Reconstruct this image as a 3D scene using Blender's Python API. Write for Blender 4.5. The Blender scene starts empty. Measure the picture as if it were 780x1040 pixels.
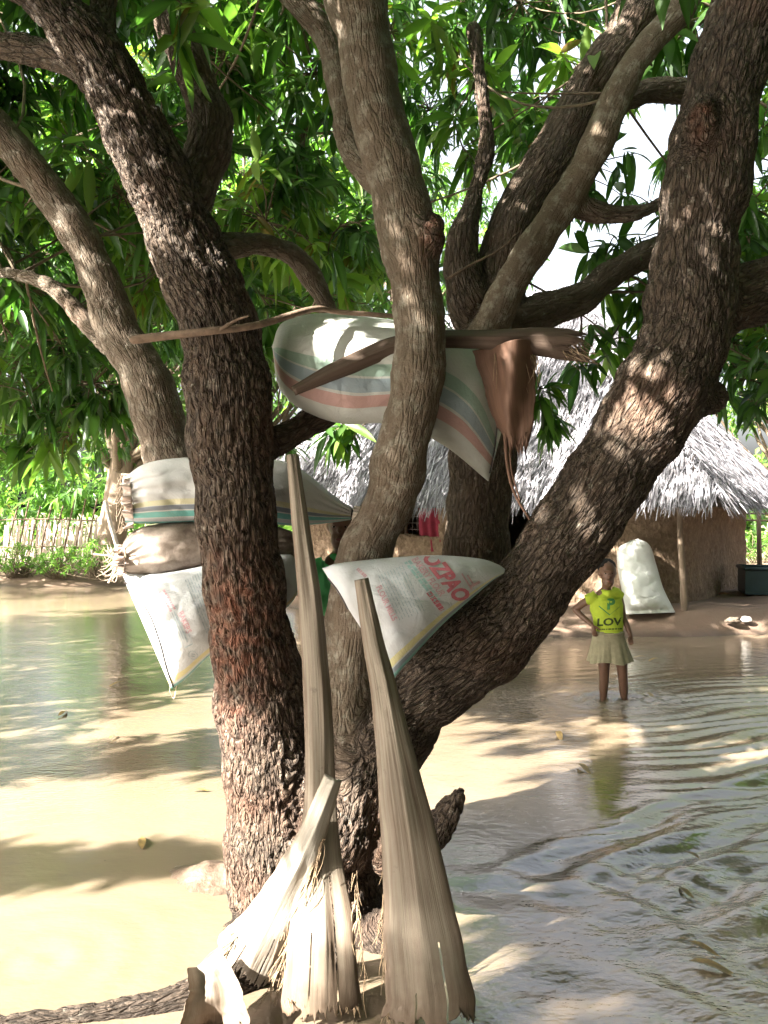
import bpy, bmesh, math, random
import numpy as np
from mathutils import Vector, Matrix, noise
from mathutils.bvhtree import BVHTree

random.seed(7)
RNG = np.random.default_rng(11)
SC = bpy.context.scene
COL = SC.collection
F, CX, CY, CH = 800.0, 390.0, 520.0, 1.5          # focal length in photo pixels, centre, eye height


def P(px, py, d):
    """photo pixel at a depth in metres -> world point"""
    return Vector(((px - CX) / F * d, d, CH + (CY - py) / F * d))


# ------------------------------------------------------------------ objects
def tag(o, label=None, cat=None, group=None, kind=None):
    if label: o['label'] = label
    if cat: o['category'] = cat
    if group: o['group'] = group
    if kind: o['kind'] = kind
    return o


def link(name, me, mat=None, parent=None, smooth=True):
    o = bpy.data.objects.new(name, me)
    COL.objects.link(o)
    if mat is not None:
        me.materials.clear()
        me.materials.append(mat)
    if smooth and len(me.polygons):
        me.polygons.foreach_set('use_smooth', np.ones(len(me.polygons), bool))
    if parent is not None:
        o.parent = parent
        o.matrix_parent_inverse = parent.matrix_world.inverted() if parent.type != 'EMPTY' else Matrix.Translation(-parent.location)
    return o


def empty(name, loc, label, cat, group=None):
    o = bpy.data.objects.new(name, None)
    COL.objects.link(o)
    o.location = loc
    o.empty_display_size = .2
    o.matrix_world = Matrix.Translation(loc)
    return tag(o, label, cat, group)


def mesh(verts, faces, name='m'):
    me = bpy.data.meshes.new(name)
    me.from_pydata([tuple(v) for v in verts], [], [tuple(f) for f in faces])
    me.validate()
    me.update()
    return me


def mesh_np(V, Q, name='m', attr=None):
    """V (n,3), Q (m,4) quads -> mesh, quick"""
    me = bpy.data.meshes.new(name)
    me.vertices.add(len(V))
    me.vertices.foreach_set('co', np.ascontiguousarray(V, np.float32).ravel())
    k = Q.shape[1]
    me.loops.add(Q.size)
    me.loops.foreach_set('vertex_index', np.ascontiguousarray(Q, np.int32).ravel())
    me.polygons.add(len(Q))
    me.polygons.foreach_set('loop_start', np.arange(0, Q.size, k, dtype=np.int32))
    me.update(calc_edges=True)
    if attr is not None:
        for nm, a in attr.items():
            if a.ndim == 1:
                at = me.attributes.new(nm, 'FLOAT', 'POINT')
                at.data.foreach_set('value', a.astype(np.float32))
            else:
                at = me.attributes.new(nm, 'FLOAT_VECTOR', 'POINT')
                at.data.foreach_set('vector', a.astype(np.float32).ravel())
    return me


def catmull(pts, n):
    pts = np.asarray(pts, float)
    m = len(pts)
    if m == 2:
        t = np.linspace(0, 1, n)[:, None]
        return pts[0] * (1 - t) + pts[1] * t
    ext = np.vstack([2 * pts[0] - pts[1], pts, 2 * pts[-1] - pts[-2]])
    out = []
    for t in np.linspace(0, m - 1, n):
        i = min(int(t), m - 2)
        f = t - i
        a, b, c, d = ext[i], ext[i + 1], ext[i + 2], ext[i + 3]
        out.append(.5 * (2 * b + (c - a) * f + (2 * a - 5 * b + 4 * c - d) * f * f + (3 * b - a - 3 * c + d) * f ** 3))
    return np.array(out)


def frames(c):
    c = np.asarray(c, float)
    T = np.gradient(c, axis=0)
    T /= np.linalg.norm(T, axis=1)[:, None] + 1e-9
    ref = np.array([0, -1.0, 0]) if abs(T[0][1]) < .9 else np.array([1.0, 0, 0])
    U = np.zeros_like(c)
    u = np.cross(T[0], ref); u /= np.linalg.norm(u)
    for i in range(len(c)):
        u = u - T[i] * u.dot(T[i]); u /= np.linalg.norm(u) + 1e-9
        U[i] = u
    return T, U, np.cross(T, U)


def tube_vf(c, r, seg=12, flat=1.0, off=0, round_end=True):
    c = np.asarray(c, float)
    r = np.broadcast_to(np.asarray(r, float), (len(c),)).copy()
    T, U, W = frames(c)
    if round_end:
        cc, rr, TT, UU, WW = [], [], [], [], []
        for (i, s) in ((0, -1), (len(c) - 1, 1)):
            ks = (.95, .6) if s < 0 else (.6, .95)
            blk = [(c[i] + s * T[i] * r[i] * k, r[i] * math.sqrt(1 - k * k), T[i], U[i], W[i]) for k in ks]
            if s < 0:
                pre = blk
            else:
                post = blk
        c = np.array([b[0] for b in pre] + list(c) + [b[0] for b in post])
        r = np.array([b[1] for b in pre] + list(r) + [b[1] for b in post])
        U = np.array([b[3] for b in pre] + list(U) + [b[3] for b in post])
        W = np.array([b[4] for b in pre] + list(W) + [b[4] for b in post])
    a = np.linspace(0, 2 * np.pi, seg, endpoint=False)
    V = c[:, None] + r[:, None, None] * (np.cos(a)[None, :, None] * U[:, None] + flat * np.sin(a)[None, :, None] * W[:, None])
    V = V.reshape(-1, 3)
    n = len(c)
    Fs = [(off + i * seg + j, off + i * seg + (j + 1) % seg, off + (i + 1) * seg + (j + 1) % seg, off + (i + 1) * seg + j)
          for i in range(n - 1) for j in range(seg)]
    Fs.append(tuple(off + j for j in reversed(range(seg))))
    Fs.append(tuple(off + (n - 1) * seg + j for j in range(seg)))
    return V, Fs


class MB:
    def __init__(s): s.v, s.f = [], []

    def tube(s, c, r, seg=8, flat=1.0, round_end=True):
        V, Fs = tube_vf(c, r, seg, flat, len(s.v), round_end)
        s.v.extend(map(tuple, V)); s.f.extend(Fs)
        return s

    def ell(s, c, rad, rot=None, nu=16, nv=12):
        o = len(s.v)
        R = rot or Matrix.Identity(3)
        for i in range(nv + 1):
            ph = math.pi * (i + .0) / nv
            for j in range(nu):
                th = 2 * math.pi * j / nu
                q = Vector((max(math.sin(ph), .01) * math.cos(th) * rad[0], max(math.sin(ph), .01) * math.sin(th) * rad[1], math.cos(ph) * rad[2]))
                s.v.append(tuple(Vector(c) + R @ q))
        for i in range(nv):
            for j in range(nu):
                s.f.append((o + i * nu + j, o + (i + 1) * nu + j, o + (i + 1) * nu + (j + 1) % nu, o + i * nu + (j + 1) % nu))
        s.f.append(tuple(o + j for j in range(nu)))
        s.f.append(tuple(o + nv * nu + j for j in reversed(range(nu))))
        return s

    def box(s, c, size, rot=None):
        o = len(s.v)
        R = rot or Matrix.Identity(3)
        for x in (-.5, .5):
            for y in (-.5, .5):
                for z in (-.5, .5):
                    s.v.append(tuple(Vector(c) + R @ Vector((x * size[0], y * size[1], z * size[2]))))
        for f in ((0, 1, 3, 2), (4, 6, 7, 5), (0, 4, 5, 1), (2, 3, 7, 6), (0, 2, 6, 4), (1, 5, 7, 3)):
            s.f.append(tuple(o + k for k in f))
        return s

    def me(s): return mesh(s.v, s.f)

    def build(s, name, mat, parent=None, smooth=True): return link(name, s.me(), mat, parent, smooth)


def apply_mods(me, mods):
    o = bpy.data.objects.new('tmp', me)
    COL.objects.link(o)
    for kind, kw in mods:
        m = o.modifiers.new('m', kind)
        for k, v in kw.items(): setattr(m, k, v)
    dg = bpy.context.evaluated_depsgraph_get()
    out = bpy.data.meshes.new_from_object(o.evaluated_get(dg))
    bpy.data.objects.remove(o)
    return out


def coords(me):
    a = np.empty(len(me.vertices) * 3, np.float32); me.vertices.foreach_get('co', a); return a.reshape(-1, 3).astype(float)


def normals(me):
    a = np.empty(len(me.vertices) * 3, np.float32)
    me.vertex_normals.foreach_get('vector', a); return a.reshape(-1, 3).astype(float)


# ------------------------------------------------------------------ materials
class NT:
    def __init__(s, name):
        s.m = bpy.data.materials.new(name); s.m.use_nodes = True
        s.t = s.m.node_tree; s.t.nodes.clear()
        s.out = s.n('ShaderNodeOutputMaterial')

    def n(s, typ, **kw):
        nd = s.t.nodes.new(typ)
        for k, v in kw.items():
            if k.startswith('i_'):
                key = k[2:]
                key = int(key) if key.isdigit() else key.replace('_', ' ')
                if isinstance(v, bpy.types.NodeSocket): s.t.links.new(v, nd.inputs[key])
                else: nd.inputs[key].default_value = v
            else: setattr(nd, k, v)
        return nd

    def l(s, a, b): s.t.links.new(a, b)

    def ramp(s, fac, stops, interp='LINEAR'):
        nd = s.n('ShaderNodeValToRGB'); s.l(fac, nd.inputs[0])
        e = nd.color_ramp.elements; nd.color_ramp.interpolation = interp
        while len(e) < len(stops): e.new(0)
        for q, (p, c) in zip(e, stops):
            q.position = p; q.color = (*c, 1) if len(c) == 3 else c
        return nd.outputs[0]

    def mix(s, fac, a, b, mode='MIX'):
        nd = s.n('ShaderNodeMix', data_type='RGBA', blend_type=mode)
        for sock, v in ((nd.inputs[0], fac), (nd.inputs[6], a), (nd.inputs[7], b)):
            if isinstance(v, bpy.types.NodeSocket): s.l(v, sock)
            else: sock.default_value = v if not isinstance(v, tuple) else (*v, 1)
        return nd.outputs[2]

    def math(s, op, a, b=0.0):
        nd = s.n('ShaderNodeMath', operation=op)
        for i, v in ((0, a), (1, b)):
            if isinstance(v, bpy.types.NodeSocket): s.l(v, nd.inputs[i])
            else: nd.inputs[i].default_value = v
        return nd.outputs[0]

    def noise(s, vec, scale, detail=4, rough=.55, dist=0.0):
        nd = s.n('ShaderNodeTexNoise', i_Scale=scale, i_Detail=detail, i_Roughness=rough, i_Distortion=dist)
        if vec is not None: s.l(vec, nd.inputs['Vector'])
        return nd.outputs['Fac']

    def mapv(s, vec, scale=(1, 1, 1), loc=(0, 0, 0), rot=(0, 0, 0)):
        nd = s.n('ShaderNodeMapping'); s.l(vec, nd.inputs[0])
        nd.inputs['Scale'].default_value = scale; nd.inputs['Location'].default_value = loc; nd.inputs['Rotation'].default_value = rot
        return nd.outputs[0]

    def obj(s): return s.n('ShaderNodeTexCoord').outputs['Object']
    def uv(s): return s.n('ShaderNodeTexCoord').outputs['UV']

    def attr(s, name, out='Fac'): return s.n('ShaderNodeAttribute', attribute_name=name).outputs[out]

    def bump(s, h, strength=.5, dist=.01, normal=None):
        nd = s.n('ShaderNodeBump', i_Strength=strength, i_Distance=dist); s.l(h, nd.inputs['Height'])
        if normal is not None: s.l(normal, nd.inputs['Normal'])
        return nd.outputs[0]

    def bsdf(s, color, rough=.8, normal=None, spec=.3, **kw):
        nd = s.n('ShaderNodeBsdfPrincipled')
        for sock, v in ((nd.inputs['Base Color'], color), (nd.inputs['Roughness'], rough)):
            if isinstance(v, bpy.types.NodeSocket): s.l(v, sock)
            else: sock.default_value = (*v, 1) if isinstance(v, tuple) else v
        nd.inputs['Specular IOR Level'].default_value = spec
        if normal is not None: s.l(normal, nd.inputs['Normal'])
        for k, v in kw.items(): nd.inputs[k.replace('_', ' ')].default_value = v
        return nd

    def done(s, shader):
        s.l(shader.outputs[0] if hasattr(shader, 'outputs') else shader, s.out.inputs[0]); return s.m


def m_bark():
    t = NT('bark')
    q = t.attr('bark', 'Vector'); rgh = t.attr('rough')
    co = t.obj()
    wob = t.n('ShaderNodeTexNoise', i_Scale=6.0, i_Detail=3.0); t.l(q, wob.inputs[0])
    qq = t.n('ShaderNodeVectorMath', operation='MULTIPLY_ADD'); t.l(wob.outputs[1], qq.inputs[0]); qq.inputs[1].default_value = (.07, .07, .07); t.l(q, qq.inputs[2])
    v1 = t.n('ShaderNodeTexVoronoi', feature='DISTANCE_TO_EDGE', i_Scale=54.0); t.l(qq.outputs[0], v1.inputs['Vector'])
    v2 = t.n('ShaderNodeTexVoronoi', feature='DISTANCE_TO_EDGE', i_Scale=140.0); t.l(qq.outputs[0], v2.inputs['Vector'])
    e1 = t.math('MINIMUM', t.math('MULTIPLY', v1.outputs[0], 6.0), 1.0)
    e2 = t.math('MINIMUM', t.math('MULTIPLY', v2.outputs[0], 5.0), 1.0)
    n1 = t.noise(co, 140, 5, .65); n2 = t.noise(co, 7, 4, .6); n3 = t.noise(co, 2.3, 3, .6); n4 = t.noise(q, 60, 4, .6)
    h = t.math('ADD', t.math('MULTIPLY', t.math('ADD', t.math('MULTIPLY', e1, .8), t.math('MULTIPLY', e2, .35)), rgh), t.math('MULTIPLY', n1, .35))
    h = t.math('ADD', h, t.math('MULTIPLY', n4, .3))
    base = t.mix(n2, (.050, .034, .024), (.145, .105, .074))
    base = t.mix(t.ramp(t.noise(q, 75, 5, .7), [(.48, (0, 0, 0)), (.7, (.6, .6, .6))]), base, (.20, .165, .135))
    base = t.mix(t.math('MULTIPLY', t.math('SUBTRACT', 1.0, e1), t.math('MULTIPLY', rgh, .85)), base, (.028, .019, .014))
    smoothc = t.mix(n1, (.080, .058, .039), (.162, .125, .086))
    smoothc = t.mix(t.ramp(t.noise(co, 18, 5, .7), [(.5, (0, 0, 0)), (.62, (.7, .7, .7))]), smoothc, (.26, .235, .185))
    base = t.mix(t.ramp(rgh, [(.2, (1, 1, 1)), (.75, (0, 0, 0))]), base, smoothc)
    lich = t.ramp(t.noise(co, 26, 5, .7), [(.60, (0, 0, 0)), (.70, (.55, .55, .55))])
    base = t.mix(lich, base, (.36, .33, .27))
    red = t.math('MULTIPLY', t.ramp(n3, [(.52, (0, 0, 0)), (.72, (.3, .3, .3))]), rgh)
    base = t.mix(red, base, (.20, .09, .052))
    base = t.mix(t.math('MULTIPLY', t.attr('fresh'), .85), base, (.26, .085, .045))
    zz = t.n('ShaderNodeSeparateXYZ'); t.l(co, zz.inputs[0])
    wl = t.ramp(t.math('ADD', zz.outputs[2], t.math('MULTIPLY', t.noise(co, 9, 4), .16)), [(.10, (.8, .8, .8)), (.22, (0, 0, 0))])
    base = t.mix(wl, base, (.035, .025, .018))
    b = t.bsdf(base, .85, t.bump(h, 1.0, .016), .25)
    return t.done(b)


def m_leaf(name, dark, light, yellow, gloss=.38):
    t = NT(name)
    r = t.attr('rnd')
    c = t.ramp(r, [(0, dark), (.5, light), (.88, yellow), (.975, yellow), (.985, (.15, .085, .03))])
    vein = t.attr('mid')
    c = t.mix(t.math('MULTIPLY', vein, .25), c, tuple(min(1, q * 2.2) for q in light))
    b = t.bsdf(c, gloss, None, .45)
    tr = t.n('ShaderNodeBsdfTranslucent'); tc = t.mix(1.0, c, (1.5, 2.0, .7), 'MULTIPLY'); t.l(tc, tr.inputs[0])
    mx = t.n('ShaderNodeMixShader', i_0=.48); t.l(b.outputs[0], mx.inputs[1]); t.l(tr.outputs[0], mx.inputs[2])
    return t.done(mx)


def m_simple(name, color, rough=.8, var=.25, scale=20, bump=.3, bscale=80, spec=.3, bdist=.004, stretch=(1, 1, 1)):
    t = NT(name); co = t.mapv(t.obj(), stretch)
    n = t.noise(co, scale, 5, .6)
    d = tuple(q * (1 - var) for q in color); l = tuple(min(1, q * (1 + var)) for q in color)
    c = t.ramp(n, [(.3, d), (.7, l)])
    return t.done(t.bsdf(c, rough, t.bump(t.noise(co, bscale, 4, .6), bump, bdist), spec))


def m_sack(name, base, stripes=(), dirt=.35, dirtcol=(.30, .20, .12), dscale=5, dlo=.5):
    t = NT(name); uv = t.uv()
    sep = t.n('ShaderNodeSeparateXYZ'); t.l(uv, sep.inputs[0])
    co = t.obj()
    y = t.math('ADD', sep.outputs[1], t.math('MULTIPLY', t.math('SUBTRACT', t.noise(co, 9, 2), .5), .02))
    st = [(0, base)]
    for a, b, c in stripes:
        st += [(a, c), (b, base)]
    c = t.ramp(y, st, 'CONSTANT') if len(st) > 1 else base
    dn = t.ramp(t.noise(co, dscale, 8, .72), [(dlo - .06, (0, 0, 0)), (min(dlo + .28, 1), (dirt, dirt, dirt))])
    c = t.mix(dn, c, dirtcol)
    thread = t.n('ShaderNodeTexWave', wave_type='BANDS', bands_direction='X', i_Scale=95.0, i_Distortion=.6); t.l(uv, thread.inputs[0])
    thr2 = t.n('ShaderNodeTexWave', wave_type='BANDS', bands_direction='Y', i_Scale=70.0, i_Distortion=.6); t.l(uv, thr2.inputs[0])
    w = t.math('ADD', thread.outputs[1], thr2.outputs[1])
    c = t.mix(t.math('MULTIPLY', w, .10), c, tuple(q * .55 for q in base))
    n1 = t.bump(t.noise(co, 16, 5, .65, .8), .35, .02)
    b = t.bsdf(c, .55, t.bump(w, .2, .0015, n1), .3)
    tr = t.n('ShaderNodeBsdfTranslucent'); t.l(c, tr.inputs[0])
    mx = t.n('ShaderNodeMixShader', i_0=.08); t.l(b.outputs[0], mx.inputs[1]); t.l(tr.outputs[0], mx.inputs[2])
    return t.done(mx)


def m_sheath(name, pale, brown, amount=.5):
    t = NT(name); uv = t.uv(); co = t.obj()
    s1 = t.noise(t.mapv(uv, (170, 1.3, 1)), 1.0, 5, .65)
    s2 = t.noise(t.mapv(uv, (420, 3, 1)), 1.0, 4, .6)
    c = t.mix(t.ramp(s1, [(.3, (0, 0, 0)), (.7, (1, 1, 1))]), tuple(q * .72 for q in pale), pale)
    c = t.mix(t.math('MULTIPLY', t.ramp(t.noise(t.mapv(uv, (26, 2.2, 1)), 1.0, 5, .6), [(.45, (0, 0, 0)), (.7, (1, 1, 1))]), amount), c, brown)
    c = t.mix(t.math('MULTIPLY', s2, .3), c, brown)
    ed = t.math('ADD', t.attr('edge'), t.math('MULTIPLY', t.math('SUBTRACT', t.noise(t.mapv(uv, (60, 5, 1)), 1.0, 4), .5), .9))
    c = t.mix(t.ramp(ed, [(.72, (0, 0, 0)), (1.0, (.85, .85, .85))]), c, brown)
    c = t.mix(t.ramp(t.noise(co, 22, 5, .7), [(.62, (0, 0, 0)), (.72, (.5, .5, .5))]), c, (.07, .055, .04))
    z = t.n('ShaderNodeSeparateXYZ'); t.l(co, z.inputs[0])
    foot = t.ramp(t.math('ADD', z.outputs[2], t.math('MULTIPLY', t.noise(co, 14, 4), .25)), [(.15, (.9, .9, .9)), (.38, (0, 0, 0))])
    c = t.mix(foot, c, (.10, .065, .042))
    h = t.math('ADD', s1, t.math('MULTIPLY', s2, .7))
    return t.done(t.bsdf(c, .65, t.bump(h, .35, .004), .3))


def m_thatch():
    t = NT('thatch'); r = t.attr('rnd')
    c = t.ramp(r, [(0, (.09, .075, .07)), (.25, (.12, .112, .118)), (.7, (.20, .193, .21)), (1, (.33, .32, .345))])
    return t.done(t.bsdf(c, .6, None, .3))


def m_mudwall():
    t = NT('mud_wall'); co = t.obj()
    n = t.noise(co, 5, 6, .65); n2 = t.noise(t.mapv(co, (1, 1, .7)), 22, 5, .65)
    v = t.n('ShaderNodeTexVoronoi', i_Scale=14.0); t.l(t.mapv(co, (1, 1, .8)), v.inputs[0])
    c = t.ramp(n, [(.3, (.18, .125, .085)), (.7, (.31, .225, .155))])
    c = t.mix(t.math('MULTIPLY', t.ramp(n2, [(.45, (1, 1, 1)), (.6, (0, 0, 0))]), .45), c, (.11, .075, .05))
    h = t.math('ADD', n2, t.math('MULTIPLY', v.outputs[0], .8))
    return t.done(t.bsdf(c, .95, t.bump(h, .9, .05), .1))


def m_ground():
    t = NT('mud_ground'); co = t.obj()
    n = t.noise(co, .9, 6, .6); n2 = t.noise(co, 9, 6, .65)
    c = t.ramp(n, [(.3, (.12, .082, .058)), (.7, (.19, .132, .095))])
    c = t.mix(t.ramp(n2, [(.45, (0, 0, 0)), (.7, (.7, .7, .7))]), c, (.16, .10, .07))
    z = t.n('ShaderNodeSeparateXYZ'); t.l(co, z.inputs[0])
    wet = t.ramp(t.math('ADD', z.outputs[2], t.math('MULTIPLY', n2, .05)), [(.03, (1, 1, 1)), (.11, (0, 0, 0))])
    c = t.mix(t.math('MULTIPLY', wet, .8), c, (.06, .042, .03))
    dry = t.ramp(z.outputs[1], [(.0, (0, 0, 0)), (1.0, (1, 1, 1))])
    far = t.math('MULTIPLY', t.math('GREATER_THAN', z.outputs[1], 19.0), .8)
    c = t.mix(far, c, (.20, .22, .10))
    rg = t.math('SUBTRACT', .92, t.math('MULTIPLY', wet, .5))
    b = t.bsdf(c, .9, t.bump(t.math('ADD', n2, t.noise(co, 40, 4)), .45, .02), .35)
    t.l(rg, b.inputs['Roughness'])
    return t.done(b)


def m_water():
    t = NT('muddy_water'); co = t.obj()
    n = t.noise(co, .7, 4, .6)
    c = t.ramp(n, [(.3, (.14, .106, .072)), (.7, (.185, .143, .098))])
    n1 = t.noise(t.mapv(co, (1, 1.5, 1)), 11, 3, .5); n2 = t.noise(t.mapv(co, (.7, 1.3, 1)), 30, 3, .55)
    ch = t.attr('chop')
    h = t.math('ADD', t.math('MULTIPLY', n1, .6), t.math('MULTIPLY', n2, .4))
    h = t.math('MULTIPLY', h, t.math('ADD', ch, .05))
    b = t.bsdf(c, .04, t.bump(h, .8, .05), .9)
    b.inputs['IOR'].default_value = 1.7
    return t.done(b)


MAT = {}
MAT['bark'] = m_bark()
MAT['leaf'] = m_leaf('mango_leaf', (.016, .04, .018), (.056, .112, .03), (.16, .23, .045), .32)
MAT['leaf_far'] = m_leaf('far_leaf', (.022, .05, .02), (.068, .128, .036), (.17, .235, .05), .4)
MAT['leaf_bush'] = m_leaf('bush_leaf', (.04, .09, .02), (.09, .17, .035), (.17, .25, .06), .5)
MAT['twig'] = m_simple('twig_bark', (.12, .09, .06), .9, .35, 30)
MAT['stick'] = m_simple('stick_bark', (.13, .088, .06), .9, .4, 30, .6, 90)
MAT['pole'] = m_simple('pole_wood', (.17, .125, .09), .85, .3, 20, .4, 80, stretch=(1, 1, .2))
MAT['thatch'] = m_thatch()
MAT['thatch_under'] = m_simple('thatch_under', (.09, .07, .06), .95, .4, 18, .6, 40)
MAT['mudwall'] = m_mudwall()
MAT['ground'] = m_ground()
MAT['water'] = m_water()
MAT['sheath'] = m_sheath('dry_sheath', (.28, .235, .18), (.105, .07, .047), .9)
MAT['sheath_brown'] = m_sheath('brown_sheath', (.12, .082, .06), (.06, .038, .026), .7)
MAT['sheath_white'] = m_sheath('bleached_sheath', (.40, .365, .31), (.18, .135, .095), .55)
MAT['fibre'] = m_simple('fibre', (.22, .155, .095), .9, .4, 40, .3, 90)
MAT['fibre_red'] = m_sheath('fibre_sheath', (.17, .092, .06), (.085, .045, .028), .8)
MAT['rot'] = m_simple('rotten_wood', (.10, .075, .055), .9, .5, 22, .9, 55, bdist=.02)
MAT['skin'] = m_simple('brown_skin', (.115, .058, .036), .5, .12, 14, .1, 160, .4)
MAT['hair'] = m_simple('black_hair', (.012, .010, .009), .9, .4, 60, .9, 260, .2)
MAT['white_eye'] = m_simple('eye_white', (.30, .26, .23), .3, .05)
MAT['dark_eye'] = m_simple('eye_dark', (.01, .008, .007), .2, .05)
MAT['lip'] = m_simple('lip', (.13, .05, .042), .5, .1)
MAT['yellow_shirt'] = m_simple('yellow_green_cloth', (.31, .39, .035), .85, .12, 16, .4, 30, .2, .01)
MAT['green_shirt'] = m_simple('green_cloth', (.10, .46, .17), .8, .15, 16, .4, 30, .2, .01)
MAT['skirt'] = m_simple('khaki_cloth', (.23, .205, .135), .9, .15, 20, .4, 40, .2, .01)
MAT['pink_skirt'] = m_simple('red_cloth', (.52, .075, .085), .9, .35, 26, .4, 40, .2, .01)
MAT['print_dark'] = m_simple('dark_print', (.035, .05, .012), .8, .3, 40)
MAT['print_green'] = m_simple('green_print', (.05, .17, .05), .8, .3, 40)
MAT['ink_red'] = m_simple('red_ink', (.46, .13, .16), .6, .3, 60)
MAT['ink_pink'] = m_simple('faded_pink_ink', (.50, .30, .32), .6, .3, 60)
MAT['ink_teal'] = m_simple('faded_teal_ink', (.30, .44, .42), .6, .25, 60)
MAT['ink_grey'] = m_simple('faded_grey_ink', (.34, .40, .42), .6, .25, 60)
MAT['thread'] = m_simple('dark_thread', (.06, .05, .05), .8, .2)
MAT['curtain'] = m_simple('red_curtain', (.20, .022, .04), .9, .25, 9, .3, 40)
MAT['wire'] = m_simple('wire', (.13, .11, .09), .6, .2)
MAT['dark'] = m_simple('dark_timber', (.03, .024, .02), .9, .3)
MAT['crate'] = m_simple('dark_plastic', (.025, .05, .06), .4, .2, 6, .1, 40, .4)
MAT['slat'] = m_simple('pale_reed', (.62, .52, .47), .8, .25, 9, .4, 50, stretch=(1, 1, .15))
MAT['rubbish'] = m_simple('pale_rubbish', (.6, .57, .52), .7, .2)
MAT['clay'] = m_simple('clay_shard', (.27, .14, .085), .8, .3)
MAT['string'] = m_simple('string', (.45, .36, .27), .9, .3)

# ------------------------------------------------------------------ ground and water
def gnoise(x, y, s, seed=0.0):
    return noise.noise(Vector((x * s + seed, y * s - seed, seed)))


def sstep(a, b, x):
    t = np.clip((x - a) / (b - a), 0, 1); return t * t * (3 - 2 * t)


def build_ground():
    xs = np.unique(np.concatenate([np.linspace(-300, -14, 24), np.linspace(-14, 14, 141), np.linspace(14, 300, 24)]))
    ys = np.unique(np.concatenate([np.linspace(-150, -4, 14), np.linspace(-4, 22, 131), np.linspace(22, 500, 30)]))
    X, Y = np.meshgrid(xs, ys)
    N = np.zeros_like(X); M = np.zeros_like(X)
    for i in range(X.shape[0]):
        for j in range(X.shape[1]):
            N[i, j] = gnoise(X[i, j], Y[i, j], .9, 3.1); M[i, j] = gnoise(X[i, j], Y[i, j], 3.1, 7.7)
    left = sstep(14.6, 17.2, Y + N * .5 + np.where(X > -3, 0, (X + 3) * -.06))      # far left bank
    # bank of the hut: shoreline runs about y = 9 on the right and recedes to the left
    shore = np.where(X < 1.6, 8.9 + (1.6 - X) * .95, 8.85 + (X - 1.6) * -.02)
    hb = sstep(-.15, 1.35, Y - shore + N * .22)
    side = sstep(24, 40, np.abs(X)) + sstep(-26, -40, Y)
    Z = -.35 + .62 * np.maximum(left, hb) + .9 * np.clip(side, 0, 1)
    Z += .045 * N + .03 * M * np.maximum(hb, left)
    # mud heaped round the tree and one spit to its left
    r = np.hypot(X - (-.28), (Y - 3.0))
    Z += .24 * np.exp(-(r / .55) ** 2)
    return X, Y, Z


X, Y, Z = build_ground()
V = np.stack([X, Y, Z], -1).reshape(-1, 3)
ny, nx = X.shape
I = np.arange(ny * nx).reshape(ny, nx)
Q = np.stack([I[:-1, :-1], I[:-1, 1:], I[1:, 1:], I[1:, :-1]], -1).reshape(-1, 4)
tag(link('ground', mesh_np(V, Q), MAT['ground']), kind='structure')


def mud_patch():
    xs = np.linspace(-1.35, -.25, 90); ys = np.linspace(2.75, 3.75, 80)
    X, Y = np.meshgrid(xs, ys)
    Zs = np.zeros_like(X)
    for i in range(X.shape[0]):
        for j in range(X.shape[1]):
            x, y = X[i, j], Y[i, j]
            e = math.exp(-(((x + .62) / .32) ** 2 + ((y - 3.24) / .17) ** 2))
            Zs[i, j] = -.055 + .085 * e + .02 * gnoise(x, y, 7, 1.3) * e + .03 * gnoise(x, y, 3, 5.3) + .012 * gnoise(x, y, 22, 2)
    V = np.stack([X, Y, Zs], -1).reshape(-1, 3)
    I = np.arange(X.size).reshape(X.shape)
    Q = np.stack([I[:-1, :-1], I[:-1, 1:], I[1:, 1:], I[1:, :-1]], -1).reshape(-1, 4)
    tag(link('mud_bank', mesh_np(V, Q), MAT['ground']), kind='structure')


mud_patch()


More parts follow.
